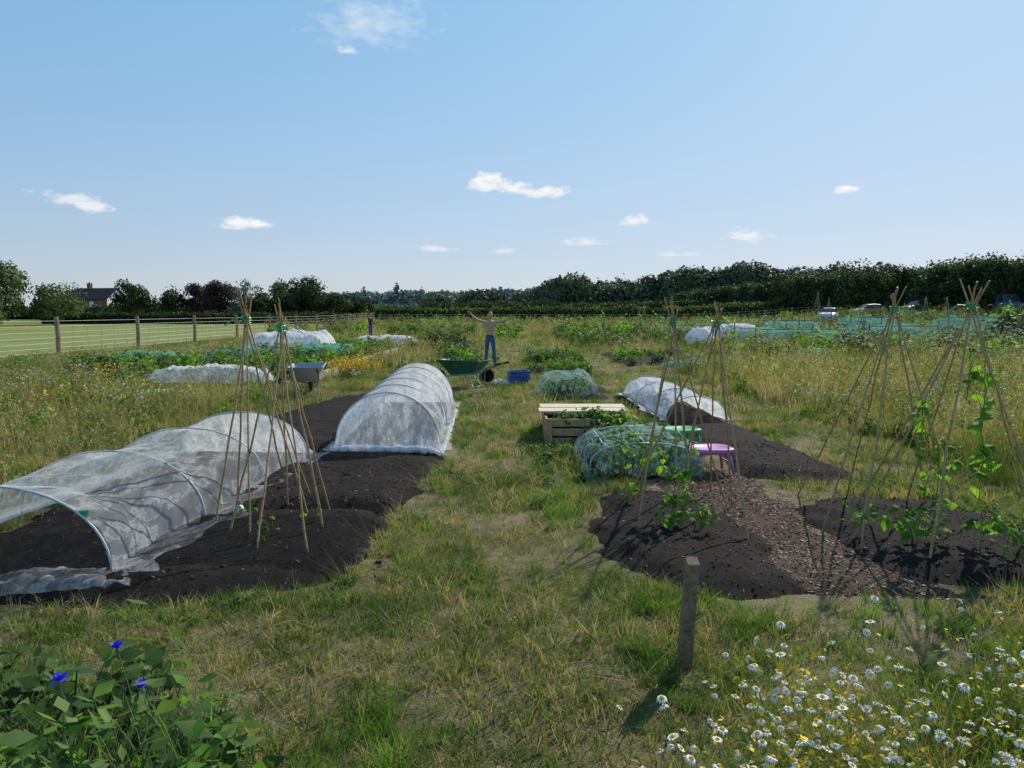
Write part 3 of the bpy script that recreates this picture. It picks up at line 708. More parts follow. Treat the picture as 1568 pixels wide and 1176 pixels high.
def cage(cx,cy,w,l,h,mat,seed,zb=.06):
    root=bpy.data.objects.new('netted_crop_cage',None);link(root)
    z0=gzf(cx,cy)+zb
    o=drape('net',cx,cy,w,l,h,mat,seed,wr=.06,step=.025,zb=zb,flat=5);o.parent=root
    b=MB()
    for k in range(3):
        y=cy-l*.4+l*.4*k;b.tube([(cx+w*.44*math.cos(a),y,z0+(h*.86)*math.sin(a)**.6) for a in np.linspace(.001,3.14,15)],.009,0,6)
    for sx in(-.35,0,.35): b.tube([(cx+sx*w*.9,cy-l*.4,z0+h*(.84 if sx==0 else .72)),(cx+sx*w*.9,cy+l*.4,z0+h*(.84 if sx==0 else .72))],.007,0,6)
    b.build('frame',[M_hoop],True,parent=root)
cage(1.42,8.4,1.35,1.5,.36,M_tealg,7)
x=rng.uniform(.95,1.9,40);y=rng.uniform(7.8,9.0,40);scatter('brassica_crop',T_veg,np.stack([x,y,gz(x,y)+.04],1),rng.uniform(.6,.95,40))
cage(1.15,15.9,1.25,1.8,.45,M_tealg,8)
x=rng.uniform(.7,1.6,20);y=rng.uniform(15.2,16.6,20);scatter('brassica_crop',T_veg,np.stack([x,y,gz(x,y)+.04],1),rng.uniform(.6,1.0,20))
x=rng.uniform(1.2,1.7,8);y=rng.uniform(9.5,9.75,8);scatter('brassica_crop',T_veg,np.stack([x,y,gz(x,y)+.04],1),rng.uniform(.9,1.2,8))
drape('white_net_cover',-7.4,18.4,2.9,1.0,.42,M_fl2,9,wr=.12,step=.06,zb=.05,flat=5)
drape('teal_net_cover',-8.6,24,2.6,3,.5,M_teal,10,wr=.08,step=.08)
drape('pale_net_cover',-8.4,28.5,3.0,2.6,.95,M_fl2,11,wr=.08,step=.1,flat=10)
drape('teal_net_cover',-6.6,26,2,4,.55,M_teal,12,wr=.08,step=.08)
drape('teal_net_cover',-12.2,24.5,2.6,2,.35,M_teal,13,wr=.08,step=.08)
drape('white_fleece_cover',-6.6,39,3.4,2.0,.45,M_fleece,14,wr=.08,step=.1)
drape('white_fleece_cover',12.2,42,5.0,2.5,1.0,M_fleece,16,wr=.12,step=.12,flat=3)
drape('white_fleece_cover',9.6,38,1.6,1.6,.9,M_fleece,17,wr=.12,step=.1,flat=2)
drape('teal_net_cover',11.3,28,1.5,1.0,.25,M_teal,18,wr=.12,step=.08)
drape('teal_net_cover',5.0,22.0,1.2,.6,.15,M_teal,181,wr=.12,step=.08)
drape('white_fleece_cover',26.5,39,2.4,1.5,.9,M_fleece,20,wr=.12,step=.12)
# post-framed fruit cages
def fruitcage(x,y,w,l,h,seed):
    root=bpy.data.objects.new('fruit_cage',None);link(root);z0=gzf(x,y)
    o=drape('net',x,y,w,l,h,M_teal,seed,wr=.12,step=.12,flat=10,zb=0);o.parent=root
    b=MB();nx_=3
    for i in range(nx_):
        for sy in(-.5,.5):
            px=x-w/2+w*i/(nx_-1);py=y+sy*l;b.tube([(px,py,z0-.2),(px,py,z0+h+.25)],.035,0,6)
    for sy in(-.5,.5): b.tube([(x-w/2,y+sy*l,z0+h*.98),(x+w/2,y+sy*l,z0+h*.98)],.025,0,6)
    b.build('timber_frame',[M_fpost],parent=root)
fruitcage(14.6,38,5.5,3.5,.95,15);fruitcage(20.3,41,4,4,1.1,151);fruitcage(29,46,6,3,1.5,19);fruitcage(24,50,4,3,1.5,191);fruitcage(17.5,47,3,3,1.3,192)

def wigwam(apex,feet,extra=.16,seed=0,r0=.0078):
    r=random.Random(seed);b=MB();A=Vector(apex)
    for fx,fy in feet:
        z=bz(fx,fy)-.06;f=Vector((fx,fy,z));off=Vector((r.uniform(-.022,.022),r.uniform(-.022,.022),0))
        d=(A+off-f);top=A+off+d.normalized()*extra*r.uniform(.5,1.5);P_=[]
        K=8
        for k in range(K+1):
            p=f.lerp(top,k/K)
            if 0<k<K:p+=Vector((r.uniform(-1,1),r.uniform(-1,1),0))*.008
            P_.append(p)
        R0=r.uniform(r0,r0*1.3)
        b.tube(P_,[R0*(1-.35*k/K) for k in range(K+1)],0,6)
        for k in range(1,K):
            b.tube([P_[k]-d.normalized()*.006,P_[k]+d.normalized()*.006],R0*1.25*(1-.35*k/K),0,6)
    for k in range(4):
        z=A.z-.03+.016*k;P_=[(A.x+.036*math.cos(a),A.y+.036*math.sin(a),z+.006*math.sin(a*2+k)) for a in np.linspace(0,6.28,13)]
        b.tube(P_,.004,1,5)
    for k in range(3):
        a=r.uniform(0,6.28);b.tube([A,A+Vector((.09*math.cos(a),.09*math.sin(a),.01)),A+Vector((.17*math.cos(a),.17*math.sin(a),-.05))],.004,1,5)
    return b.build('bamboo_cane_wigwam',[M_bamboo,M_green_pl])
wigwam((-2.17,6.1,1.70),[(-2.5,6.65),(-1.95,5.4),(-2.35,5.75),(-1.85,6.75),(-2.15,7.0),(-1.7,6.1)],seed=1)
wigwam((-1.83,5.9,1.64),[(-1.8,5.1),(-1.40,5.0),(-1.45,5.6),(-2.0,6.5),(-1.6,6.4),(-2.15,5.5)],seed=2)
wigwam((1.40,6.5,1.68),[(1.02,5.9),(1.55,6.2),(1.25,7.2),(1.75,7.1),(1.9,6.3),(1.3,5.7)],seed=3)
wigwam((1.72,6.3,1.66),[(1.0,6.5),(1.55,6.9),(1.75,5.35),(2.0,6.6),(1.35,6.0),(1.95,7.2)],seed=4)
wigwam((3.22,6.3,1.78),[(2.75,7.1),(3.3,7.2),(2.5,5.9),(2.55,5.3),(3.7,6.5),(3.5,5.6)],seed=5)
wigwam((3.44,5.6,1.80),[(2.55,5.5),(3.0,6.4),(3.75,4.9),(2.85,4.95),(3.5,6.5),(4.0,5.5)],seed=6)
def wig2(x,y,h,r=.5,n=6,seed=0):
    z=gzf(x,y);return wigwam((x,y,z+h),[(x+r*math.cos(6.28*k/n+seed),y+r*math.sin(6.28*k/n+seed)) for k in range(n)],seed=seed,r0=.014)
wig2(7.6,43,2.1,.6,5,7);wig2(20,49,3.0,.7,5,8);wig2(26,47,2.6,.7,5,9);wig2(27.3,47,2.6,.7,5,10);wig2(5.6,33,1.7,.5,5,11);wig2(15.5,33,1.8,.5,5,12);wig2(22,52,2.6,.7,5,13)

def heart(sz):
    pts_=[(0,0),(.28,-.12),(.46,.12),(.40,.42),(.18,.75),(0,1.0),(-.18,.75),(-.40,.42),(-.46,.12),(-.28,-.12)]
    return [(x*sz,(y)*sz,(-abs(x)*.35-.25*y*y)*sz) for x,y in pts_]
def beans(name,specs,seed):
    r=random.Random(seed);b=MB()
    for (cx,cy,z,rad,h,n,sz) in specs:
        for k in range(n):
            a=r.uniform(0,6.28);q=rad*math.sqrt(r.random())
            p=Vector((cx+q*math.cos(a),cy+q*math.sin(a),z+r.uniform(0,h)))
            m=Matrix.Rotation(r.uniform(0,6.28),3,'Z')@Matrix.Rotation(r.uniform(-1.1,.3),3,'X')@Matrix.Rotation(r.uniform(-.5,.5),3,'Y')
            hv=heart(sz*r.uniform(.6,1.25));v=[p+m@Vector(t) for t in hv]
            c=p+m@Vector((0,.4*sz,.01));v.append(c)
            f=[(i,(i+1)%10,10) for i in range(10)];b.add(v,f,0)
            b.tube([p,p+Vector((r.uniform(-.04,.04),r.uniform(-.04,.04),-r.uniform(.05,.12)))],.002,0,4)
        b.tube([(cx,cy,z-.15),(cx+.03,cy+.02,z+h*.5),(cx,cy,z+h)],.004,0,5)
    return b.build(name,[M_bean],False)
beans('climbing_bean_plant',[(1.28,5.85,.22,.16,.32,30,.08),(1.4,5.6,.18,.2,.12,22,.075),(1.2,5.6,.12,.1,.1,8,.06),(1.7,6.9,.18,.15,.35,10,.06),(1.0,6.4,.12,.12,.15,6,.06)],1)
beans('climbing_bean_plant',[(2.95,5.3,.18,.22,.18,36,.08),(3.1,5.35,.35,.14,.45,24,.085),(3.05,5.5,.75,.1,.35,9,.08),(2.6,5.5,.16,.15,.18,12,.07),(3.35,5.2,.18,.2,.15,16,.08)],2)
beans('climbing_bean_plant',[(3.45,5.4,.45,.1,.4,16,.10),(3.5,5.5,.9,.08,.5,14,.10),(3.35,5.45,1.25,.06,.25,5,.09),(3.5,5.0,.18,.2,.2,12,.08),(3.9,5.3,.18,.12,.15,8,.07)],3)
beans('climbing_bean_plant',[(1.35,7.5,.15,.3,.4,24,.06),(1.15,7.9,.25,.2,.3,14,.06)],4)
beans('climbing_bean_plant',[(-1.85,5.4,.13,.12,.1,9,.05),(-1.6,5.8,.13,.1,.08,6,.05),(-2.2,6.0,.13,.1,.08,6,.05)],5)

b=MB();x0,y0=.86,3.57;z0=gzf(x0,y0)
v=[];hw=.032
for (z,k,dx) in((-.1,1.02,0),(.15,1,.008),(.35,.97,.02),(.535,.95,.03)):
    for sx,sy in((-1,-1),(1,-1),(1,1),(-1,1)): v.append((x0+dx+sx*hw*k,y0+sy*hw*k,z0+z+(.012*sy if z>.5 else 0)))
f=[]
for i in range(3):
    for k in range(4): f.append((i*4+k,i*4+(k+1)%4,(i+1)*4+(k+1)%4,(i+1)*4+k))
f.append((12,13,14,15));b.add(v,f,0)
b.build('wooden_post',[M_post,M_fpost],bevel=.004)
b=MB();yy=[31.5+6.5*k for k in range(11)]
xf=lambda y:-19.2+.02*(y-31.5)
for k,y in enumerate(yy):
    x=xf(y);z=gzf(x,y);b.tube([(x,y,z-.2),(x+.03,y,z+.8),(x+.02*(k%3-1),y,z+1.6)],[.10,.095,.09],0,8)
    if k<10:
        for j in(1,2,3,4,5):
            yy2=y+6.5*j/6;b.tube([(xf(yy2),yy2,gzf(xf(yy2),yy2)),(xf(yy2),yy2,gzf(xf(yy2),yy2)+1.2)],.006,1,4)
for hh in(.12,.3,.5,.72,.95,1.2,1.42):
    b.tube([(xf(y),y,gzf(xf(y),y)+hh) for y in [12]+yy],.007,1,4)
x=-19.6;b.tube([(x,12,-.2),(x,12,1.5)],.08,0,8)
b.build('post_and_wire_fence',[M_fpost,M_wire])
b=MB()
for k in range(18):
    x=-17+3.6*k;y=97+.05*x;z=gzf(x,y);b.tube([(x,y,z-.2),(x,y,z+1.35)],.09,0,6)
for hh in(.5,.9,1.25): b.tube([(-17+3.6*k,97+.05*(-17+3.6*k),gzf(-17+3.6*k,97)+hh) for k in range(18)],.015,1,4)
b.build('post_and_wire_fence',[M_fpost,M_wire])
b=MB();cx,cy=1.0,10.4;z0=gzf(cx,cy)
for i in range(3):
    b.box((cx,cy-.66,z0+.06+.125*i),(1.08,.03,.10),0);b.box((cx,cy+.62,z0+.06+.125*i),(1.08,.03,.10),0)
    b.box((cx-.54,cy,z0+.06+.125*i),(.03,1.24,.10),0);b.box((cx+.54,cy,z0+.06+.125*i),(.03,1.24,.10),0)
for sx in(-1,0,1):
    for sy in(-1,1): b.box((cx+sx*.50,cy-.02+sy*.675,z0+.17),(.06,.035,.40),0)
for k,(yy_,tl,wd) in enumerate(((-.10,.012,.36),(.32,-.015,.40))):
    b.box((cx-.02+.03*k,cy+yy_,z0+.405+.003*k),(1.22,wd,.024),1,rz(tl))
b.box((cx,cy,z0+.15),(1.02,1.20,.26),2)
pl=b.build('raised_planter_box',[M_wood,M_pale,M_soil],bevel=.004)
n=14;x=rng.uniform(.6,1.45,n);y=rng.uniform(9.8,10.05,n);scatter('seedling_plants',T_weed,np.stack([x,y,np.full(n,z0+.29)],1),rng.uniform(1.0,1.9,n))
n=5;x=rng.uniform(1.0,1.5,n);y=rng.uniform(9.62,9.68,n);scatter('planter_foliage',T_veg,np.stack([x,y,gz(x,y)],1),rng.uniform(.7,1.0,n))
b=MB()
for k in range(6): 
    y=18.4+3*k;b.box((-5.0,y+1.5,gzf(-5,y+1.5)+.12),(.05,2.96,.24),0);b.box((-4.95,y,gzf(-5,y)+.12),(.06,.06,.34),0)
b.box((-7.2,18.95,gzf(-7.2,18.95)+.1),(4.4,.05,.2),0)
b.build('timber_bed_edging',[M_pale],bevel=.005)
b=MB();cx,cy=16.2,34.5;z0=gzf(cx,cy)
for sx in(-.9,0,.9):
    b.box((cx+sx,cy,z0+.3),(.08,.08,.6),0);b.box((cx+sx,cy+.5,z0+.4),(.08,.08,.8),0)
for k in range(3): b.box((cx,cy+.05+.15*k,z0+.46),(2.0,.13,.035),0)
for k in range(2): b.box((cx,cy+.52,z0+.6+.16*k),(2.0,.03,.11),0)
b.build('wooden_bench',[M_fpost])
M_pink=simple('purple_plastic',(.50,.18,.44),.4,.4,var=.08);M_lime=simple('green_plastic_tub',(.06,.38,.10),.4,.4,var=.08)
def stool(x,y,w,h,mat,rot):
    b=MB();n=16;v=[];f=[]
    def ring(r,z): return [(r*abs(math.cos(a))**.6*math.copysign(1,math.cos(a)),r*abs(math.sin(a))**.6*math.copysign(1,math.sin(a))*.8,z) for a in [6.283*(k+.5)/n for k in range(n)]]
    rs=[(w*.46,h-.05),(w*.5,h-.03),(w*.5,h),(w*.46,h+.008),(w*.42,h-.004)]
    for r_,z in rs: v+=ring(r_,z)
    for i in range(len(rs)-1):
        for k in range(n): f.append((i*n+k,i*n+(k+1)%n,(i+1)*n+(k+1)%n,(i+1)*n+k))
    f.append(tuple((len(rs)-1)*n+k for k in range(n)));f.append(tuple(range(n))[::-1]);b.add(v,f,0)
    for sx in(-1,1):
        for sy in(-1,1): b.tube([(sx*w*.33,sy*w*.26,h-.04),(sx*w*.43,sy*w*.36,0)],[.022,.015],0,8)
        b.tube([(sx*w*.38,-w*.3,h*.45),(sx*w*.38,w*.3,h*.45)],.01,0,6)
    return b.build('plastic_stool',[mat],True,loc=(x,y,gzf(x,y)+.02),rotz=rot)
stool(2.16,8.0,.48,.27,M_pink,.1);stool(2.05,8.9,.44,.32,M_lime,.3)
b=MB();M_bcr=simple('blue_plastic',(.03,.09,.30),.4,.4,var=.15)
for k in range(4):
    z=.04+.075*k
    b.box((0,-.19,z),(.48,.02,.05),0);b.box((0,.19,z),(.48,.02,.05),0);b.box((-.24,0,z),(.02,.36,.05),0);b.box((.24,0,z),(.02,.36,.05),0)
for sx in(-1,-.33,.33,1):
    for sy in(-1,1): b.box((sx*.235,sy*.192,.15),(.035,.03,.30),0)
b.box((0,0,.015),(.46,.36,.02),0);b.box((0,-.2,.30),(.52,.035,.03),0);b.box((0,.2,.30),(.52,.035,.03),0)
b.box((-.25,0,.30),(.035,.365,.03),0);b.box((.25,0,.30),(.035,.365,.03),0)
b.build('blue_crate',[M_bcr],bevel=.004,loc=(.17,18.6,gzf(.17,18.6)),rotz=.15)
def bucket(x,y,lying=True):
    b=MB();n=18;rs=[(.0,.0),(.12,.0),(.16,.3),(.17,.3),(.17,.315),(.155,.315),(.115,.02),(0,.02)];v=[];f=[]
    for r_,z in rs: v+=[(r_*math.cos(6.283*k/n),r_*math.sin(6.283*k/n),z) for k in range(n)]
    for i in range(len(rs)-1):
        for k in range(n): f.append((i*n+k,i*n+(k+1)%n,(i+1)*n+(k+1)%n,(i+1)*n+k))
    b.add(v,f,0);b.tube([(.17*math.cos(a),.02+.2*math.sin(a)*.6,.31+.12*math.sin(a)) for a in np.linspace(0,3.14,12)],.005,0,5)
    o=b.build('black_bucket',[simple('black_plastic',(.015,.015,.016),.4,.4)],True,loc=(x,y,gzf(x,y)+(.17 if lying else 0)))
    if lying:o.rotation_euler=(R(80),0,R(25))
    return o
bucket(-.72,18.5)
drape('white_cloth_bag',-.28,18.4,.45,.3,.12,M_fleece,88,wr=.08,step=.02,zb=.0,flat=2)
b=MB();b.ell((0,0,.04),(.045,.04,.04),0);b.tube([(.0,0,.07),(.0,0,.10)],[.018,.014],1,8);b.tube([(0,0,.10),(0,0,.115)],.017,1,8)
b.build('plastic_bottle',[simple('white_plastic',(.75,.77,.8),.4,.5,var=.05),M_bcr],True,loc=(-2.25,6.0,bz(-2.25,6.0)-.01))
def barrow(x,y,rot,mat):
    b=MB()
    bot=[(-.30,-.2,.30),(.22,-.2,.28),(.22,.2,.28),(-.30,.2,.30)]
    top=[(-.52,-.33,.60),(.50,-.33,.62),(.50,.33,.62),(-.52,.33,.60)]
    ins=[(a*.97,c*.96,z-.0) for a,c,z in top];inb=[(a*.97,c*.96,z+.015) for a,c,z in bot]
    v=bot+top+ins+inb
    f=[(3,2,1,0)]+[(k,(k+1)%4,4+(k+1)%4,4+k) for k in range(4)]+[(4+k,4+(k+1)%4,8+(k+1)%4,8+k) for k in range(4)]+[(8+k,8+(k+1)%4,12+(k+1)%4,12+k) for k in range(4)]+[(12,13,14,15)]
    b.add(v,f,0)
    b.tube(top+[top[0]],.013,0,6)
    for s in(-1,1):
        b.tube([(.62,s*.06,.2),(.2,s*.2,.27),(-.35,s*.24,.32),(-.75,s*.27,.50),(-.95,s*.27,.56)],.016,1,8)
        b.tube([(-.86,s*.27,.535),(-1.0,s*.27,.575)],.021,2,8)
        b.tube([(-.12,s*.21,.29),(-.34,s*.23,.02),(-.42,s*.23,.02),(-.42,s*.235,.34)],.013,1,6)
        b.tube([(.62,s*.06,.2),(.45,s*.18,.5)],.012,1,6)
    b.tube([(-.38,-.23,.03),(-.38,.23,.03)],.012,1,6)
    ring=[(.62+.155*math.cos(a),0,.195+.155*math.sin(a)) for a in np.linspace(0,6.283,21)]
    b.tube(ring,.04,2,8);b.tube([(.62,-.05,.195),(.62,.05,.195)],.04,1,10)
    for k in range(5):
        a=k*1.2566;b.tube([(.62,0,.195),(.62+.13*math.cos(a),0,.195+.13*math.sin(a))],.012,1,5)
    return b.build('wheelbarrow',[mat,simple('grey_steel',(.3,.3,.3),.5,.5,metal=.6),simple('rubber',(.02,.02,.02),.8,.2)],loc=(x,y,gzf(x,y)),rotz=rot,scale=1.05)
M_galv=simple('galvanised_steel',(.36,.38,.39),.45,.5,metal=.35,var=.15);M_bgreen=simple('green_enamel',(.03,.12,.06),.4,.4)
barrow(-4.35,15.8,R(100),M_galv);barrow(-1.15,17.6,R(160),M_bgreen)
scatter('weeds_in_barrow',T_weed,np.array([[-1.15+dx,17.6+dy,gzf(-1.15,17.6)+.55] for dx in(-.3,-.1,.1,.3) for dy in(-.15,.15)]),np.full(8,1.6))

# ------------------------------------------------------------------ people
M_skin=simple('skin',(.50,.30,.20),.55,.3,var=.08);M_jean=simple('denim',(.07,.12,.22),.85,.15,var=.2,scale=30)
M_hair=simple('brown_hair',(.05,.032,.02),.7,.2);M_shoe=simple('dark_shoe',(.03,.028,.025),.6,.3)
M_shirt=simple('dark_shirt',(.03,.035,.05),.8,.1);M_eye=simple('eye_dark',(.02,.015,.012),.3,.5);M_lip=simple('lips',(.35,.14,.12),.5,.3)
def skin_part(verts,edges,radii,root=0,sub=2):
    me=bpy.data.meshes.new('tmp');me.from_pydata([tuple(v) for v in verts],edges,[])
    o=bpy.data.objects.new('tmp',me);link(o)
    md=o.modifiers.new('Skin','SKIN');md.use_smooth_shade=True
    for i,r in enumerate(radii):
        d=me.skin_vertices[0].data[i];d.radius=(r if isinstance(r,tuple) else (r,r));d.use_root=(i==root)
    s=o.modifiers.new('Sub','SUBSURF');s.levels=sub;s.render_levels=sub
    dg=bpy.context.evaluated_depsgraph_get();dg.update();ev=o.evaluated_get(dg);m2=ev.to_mesh()
    V=[v.co.copy() for v in m2.vertices];F=[tuple(p.vertices) for p in m2.polygons]
    ev.to_mesh_clear();bpy.data.objects.remove(o);return V,F
def person(name,x,y,rot,pose,shirt=False,scale=1.0):
    J=[(0,0,.95),(0,.0,1.08),(0,0,1.24),(0,.01,1.38),(0,.015,1.49),(0,0,1.56),(0,-.01,1.645),(0,0,1.71)]
    Rr=[(.135,.10),(.122,.088),(.145,.10),(.15,.095),.052,.062,.078,.070]
    E=[(i,i+1) for i in range(7)]
    hands=[]
    for s in(-1,1):
        o=len(J)
        J+=[(s*.085,0,.88),(s*.12,-.01,.50),(s*.15,.02,.10),(s*.155,-.03,.045),(s*.175,-.15,.035)]
        Rr+=[(.098,.092),(.066,.064),(.052,.052),.045,.038]
        E+=[(0,o),(o,o+1),(o+1,o+2),(o+2,o+3),(o+3,o+4)]
        sh,el,wr,pm=pose[s]
        o=len(J);J+=[sh,el,tuple(Vector(el).lerp(Vector(wr),.45)),wr,pm];Rr+=[.06,.042,.038,.026,(.036,.022)]
        E+=[(3,o),(o,o+1),(o+1,o+2),(o+2,o+3),(o+3,o+4)]
        hands.append((s,Vector(wr),Vector(pm)))
    V,F=skin_part(J,E,Rr)
    b=MB()
    for v in V: b.V.append(tuple(v))
    for f in F:
        c=sum((V[i] for i in f),Vector())/len(f)
        m=0
        if c.z<.07: m=3
        elif c.z<1.0: m=1
        elif shirt and c.z<1.46 and abs(c.x)<.4: m=4
        b.F.append(f);b.M.append(m)
    for s,w,p in hands:
        d=(p-w).normalized();side=d.cross(Vector((0,1,0))).normalized()*s*-1
        for k,(off,ln) in enumerate(((-.028,.068),(-.010,.08),(.010,.075),(.028,.058))):
            base=p+side*off-d*.01;m1=base+d*ln*.45+side*off*.3;m2_=m1+d*ln*.3+Vector((0,-.012,0));t=m2_+d*ln*.25+Vector((0,-.018,0))
            v,f=skin_part([base,m1,m2_,t],[(0,1),(1,2),(2,3)],[.0095,.009,.0085,.007],0,1);b.add(v,f,0)
        tb=w.lerp(p,.45)-side*.03;v,f=skin_part([tb,tb-side*.03+d*.02,tb-side*.04+d*.05],[(0,1),(1,2)],[.012,.010,.008],0,1);b.add(v,f,0)
    b.ell((0,-.012,1.665),(.076,.094,.112),0,16,12)
    b.ell((0,.012,1.70),(.082,.094,.092),2,16,12)
    b.ell((0,-.108,1.652),(.012,.018,.022),0,8,6);b.ell((0,-.098,1.612),(.024,.008,.006),6,8,5)
    for s in(-1,1):
        b.ell((s*.029,-.094,1.675),(.011,.008,.007),5,8,6);b.ell((s*.029,-.096,1.692),(.018,.006,.004),2,8,5);b.ell((s*.08,.0,1.66),(.010,.018,.028),0,8,6)
    b.tube([(0,-.0,.985),(0,-.0,1.015)],[.132,.13],3,20)
    return b.build(name,[M_skin,M_jean,M_hair,M_shoe,M_shirt,M_eye,M_lip],True,loc=(x,y,gzf(x,y)),rotz=rot,scale=scale)
pose={-1:((-.18,.01,1.42),(-.42,-.02,1.50),(-.60,-.05,1.66),(-.655,-.055,1.715)),1:((.18,.01,1.42),(.43,-.02,1.47),(.66,-.05,1.57),(.735,-.055,1.605))}
person('shirtless_man',-.72,24.7,R(4),pose,False,1.02)
pose2={-1:((-.17,.01,1.41),(-.24,-.05,1.13),(-.20,-.27,1.02),(-.19,-.34,1.0)),1:((.17,.01,1.41),(.24,-.05,1.13),(.20,-.27,1.02),(.19,-.34,1.0))}
person('gardener',-9.3,49,R(70),pose2,True,.98)

# ------------------------------------------------------------------ vehicles
M_glass=simple('car_glass',(.03,.04,.05),.1,.6);M_tyre=simple('tyre',(.02,.02,.02),.8,.2);M_rim=simple('alloy_rim',(.5,.5,.5),.35,.5,metal=.8)
M_lampr=simple('tail_lamp',(.4,.02,.02),.3,.5);M_lampw=simple('head_lamp',(.8,.8,.8),.2,.5)
def car(name,x,y,rot,col,van=False):
    paint=simple(name+'_paint',col,.28,.6,var=.04)
    if van: st=[(-2.3,.80,.40,.75,.78,.74),(-2.2,.9,.25,1.0,1.03,.8),(-1.6,.93,.22,1.12,1.2,.8),(-.95,.94,.22,1.15,1.9,.78),(0,.94,.22,1.15,1.95,.8),(2.1,.94,.22,1.15,1.95,.8),(2.3,.92,.25,1.1,1.85,.78),(2.36,.86,.4,1.0,1.7,.76)]
    else: st=[(-2.02,.68,.36,.58,.62,.62),(-1.92,.80,.22,.76,.80,.7),(-1.55,.85,.18,.84,.88,.72),(-1.0,.86,.18,.92,.97,.72),(-.35,.87,.18,.95,1.42,.60),(.3,.87,.18,.96,1.49,.60),(1.15,.87,.18,.97,1.44,.60),(1.72,.85,.2,.97,1.10,.66),(1.9,.82,.24,.93,.97,.68),(1.97,.74,.4,.85,.88,.64)]
    b=MB();v=[]
    for s,hw,zb,zt,zr,rh in st:
        v+=[(s,-hw*.85,zb),(s,-hw,zb+.12),(s,-hw*1.01,(zb+zt)/2),(s,-hw*.95,zt),(s,-rh,zr-.03),(s,-rh*.8,zr)]+[(s,rh*.8,zr),(s,rh,zr-.03),(s,hw*.95,zt),(s,hw*1.01,(zb+zt)/2),(s,hw,zb+.12),(s,hw*.85,zb)]
    K=12
    for i in range(len(st)-1):
        for k in range(K):
            m=0;a,c=st[i],st[i+1];ra=a[4]-a[3];rc=c[4]-c[3]
            if k in(3,7) and max(ra,rc)>.3 and not(van and i>3): m=1
            if k in(4,5,6) and abs(ra-rc)>.25: m=1
            b.add([v[i*K+k],v[i*K+(k+1)%K],v[(i+1)*K+(k+1)%K],v[(i+1)*K+k]],[(0,1,2,3)],m)
    b.add(v[:K],[tuple(range(K))],0);b.add(v[-K:],[tuple(range(K))[::-1]],0)
    wx=(-1.25,1.22) if not van else(-1.5,1.4)
    for sx in wx:
        for s in(-1,1):
            b.tube([(sx,s*.66,.31),(sx,s*.88,.31)],.31,2,20);b.tube([(sx,s*.86,.31),(sx,s*.90,.31)],[.19,.17],3,14)
    for s in(-1,1):
        b.box((st[0][0]+.1,s*.56,.66),(.14,.26,.13),5);b.box((st[-1][0]-.03,s*.60,.75),(.08,.18,.2),4);b.box((st[3][0]+.15,s*.98,1.0),(.12,.14,.1),0)
        b.box((.05,s*.885,.55),(2.2,.012,.03),2)
    b.box((st[0][0]+.02,0,.42),(.06,1.0,.14),2);b.box((st[0][0]-.03,0,.42),(.02,.5,.1),5);b.box((st[-1][0]+.01,0,.55),(.03,.5,.11),5)
    return b.build(name,[paint,M_glass,M_tyre,M_rim,M_lampr,M_lampw],False,bevel=.0,loc=(x,y,gzf(x,y)),rotz=rot)
car('parked_car',35.6,84,R(60),(.50,.62,.72))
car('parked_car',41.2,86.5,R(8),(.42,.24,.07));car('parked_car',46.5,86,R(20),(.06,.07,.08));car('parked_van',52.3,79,R(70),(.08,.11,.20),True)

M_brick=simple('red_brick',(.22,.12,.09),.9,.1,scale=3);M_roof=simple('roof_tiles',(.05,.045,.045),.85,.2,var=.3,scale=4);M_render=simple('white_render',(.75,.75,.73),.8,.2,var=.05)
hr=bpy.data.objects.new('brick_house',None);link(hr);hx,hy=-82,148;hz=gzf(hx,hy)+1.0
b=MB();b.box((0,0,.7),(9,5.4,4.0),0);b.add([(4.5,-2.7,2.7),(4.5,2.7,2.7),(4.5,0,4.5)],[(0,1,2)],1);b.add([(-4.5,-2.7,2.7),(-4.5,2.7,2.7),(-4.5,0,4.5)],[(0,2,1)],1)
b.box((4.52,0,1.4),(.06,5.3,2.75),1)
b.build('walls',[M_brick,M_render],parent=hr)
b=MB();b.add([(-4.9,-3.1,2.45),(4.9,-3.1,2.45),(4.9,0,4.65),(-4.9,0,4.65),(-4.9,3.1,2.45),(4.9,3.1,2.45),(-4.9,-3.1,2.6),(4.9,-3.1,2.6),(4.9,0,4.8),(-4.9,0,4.8),(-4.9,3.1,2.6),(4.9,3.1,2.6)],[(0,1,2,3),(3,2,5,4),(6,9,8,7),(9,10,11,8),(0,6,7,1),(4,5,11,10),(1,7,8,2),(2,8,11,5),(0,3,9,6),(3,4,10,9)],0)
b.build('roof',[M_roof],parent=hr)
b=MB();b.box((-1.5,0,5.1),(.8,.6,1.3),0);b.tube([(-1.5,0,5.7),(-1.5,0,6.0)],.12,0,8);b.build('chimney',[M_brick],parent=hr)
b=MB()
for wx in(-3,-.8,3): b.box((wx,-2.72,1.5),(1.1,.06,1.1),0)
b.build('windows',[M_glass],parent=hr)
b=MB();b.box((1.1,-2.72,1.05),(.95,.07,2.1),0);b.build('door',[M_render],parent=hr)
hr.location=(hx,hy,hz);hr.rotation_euler.z=R(-12)

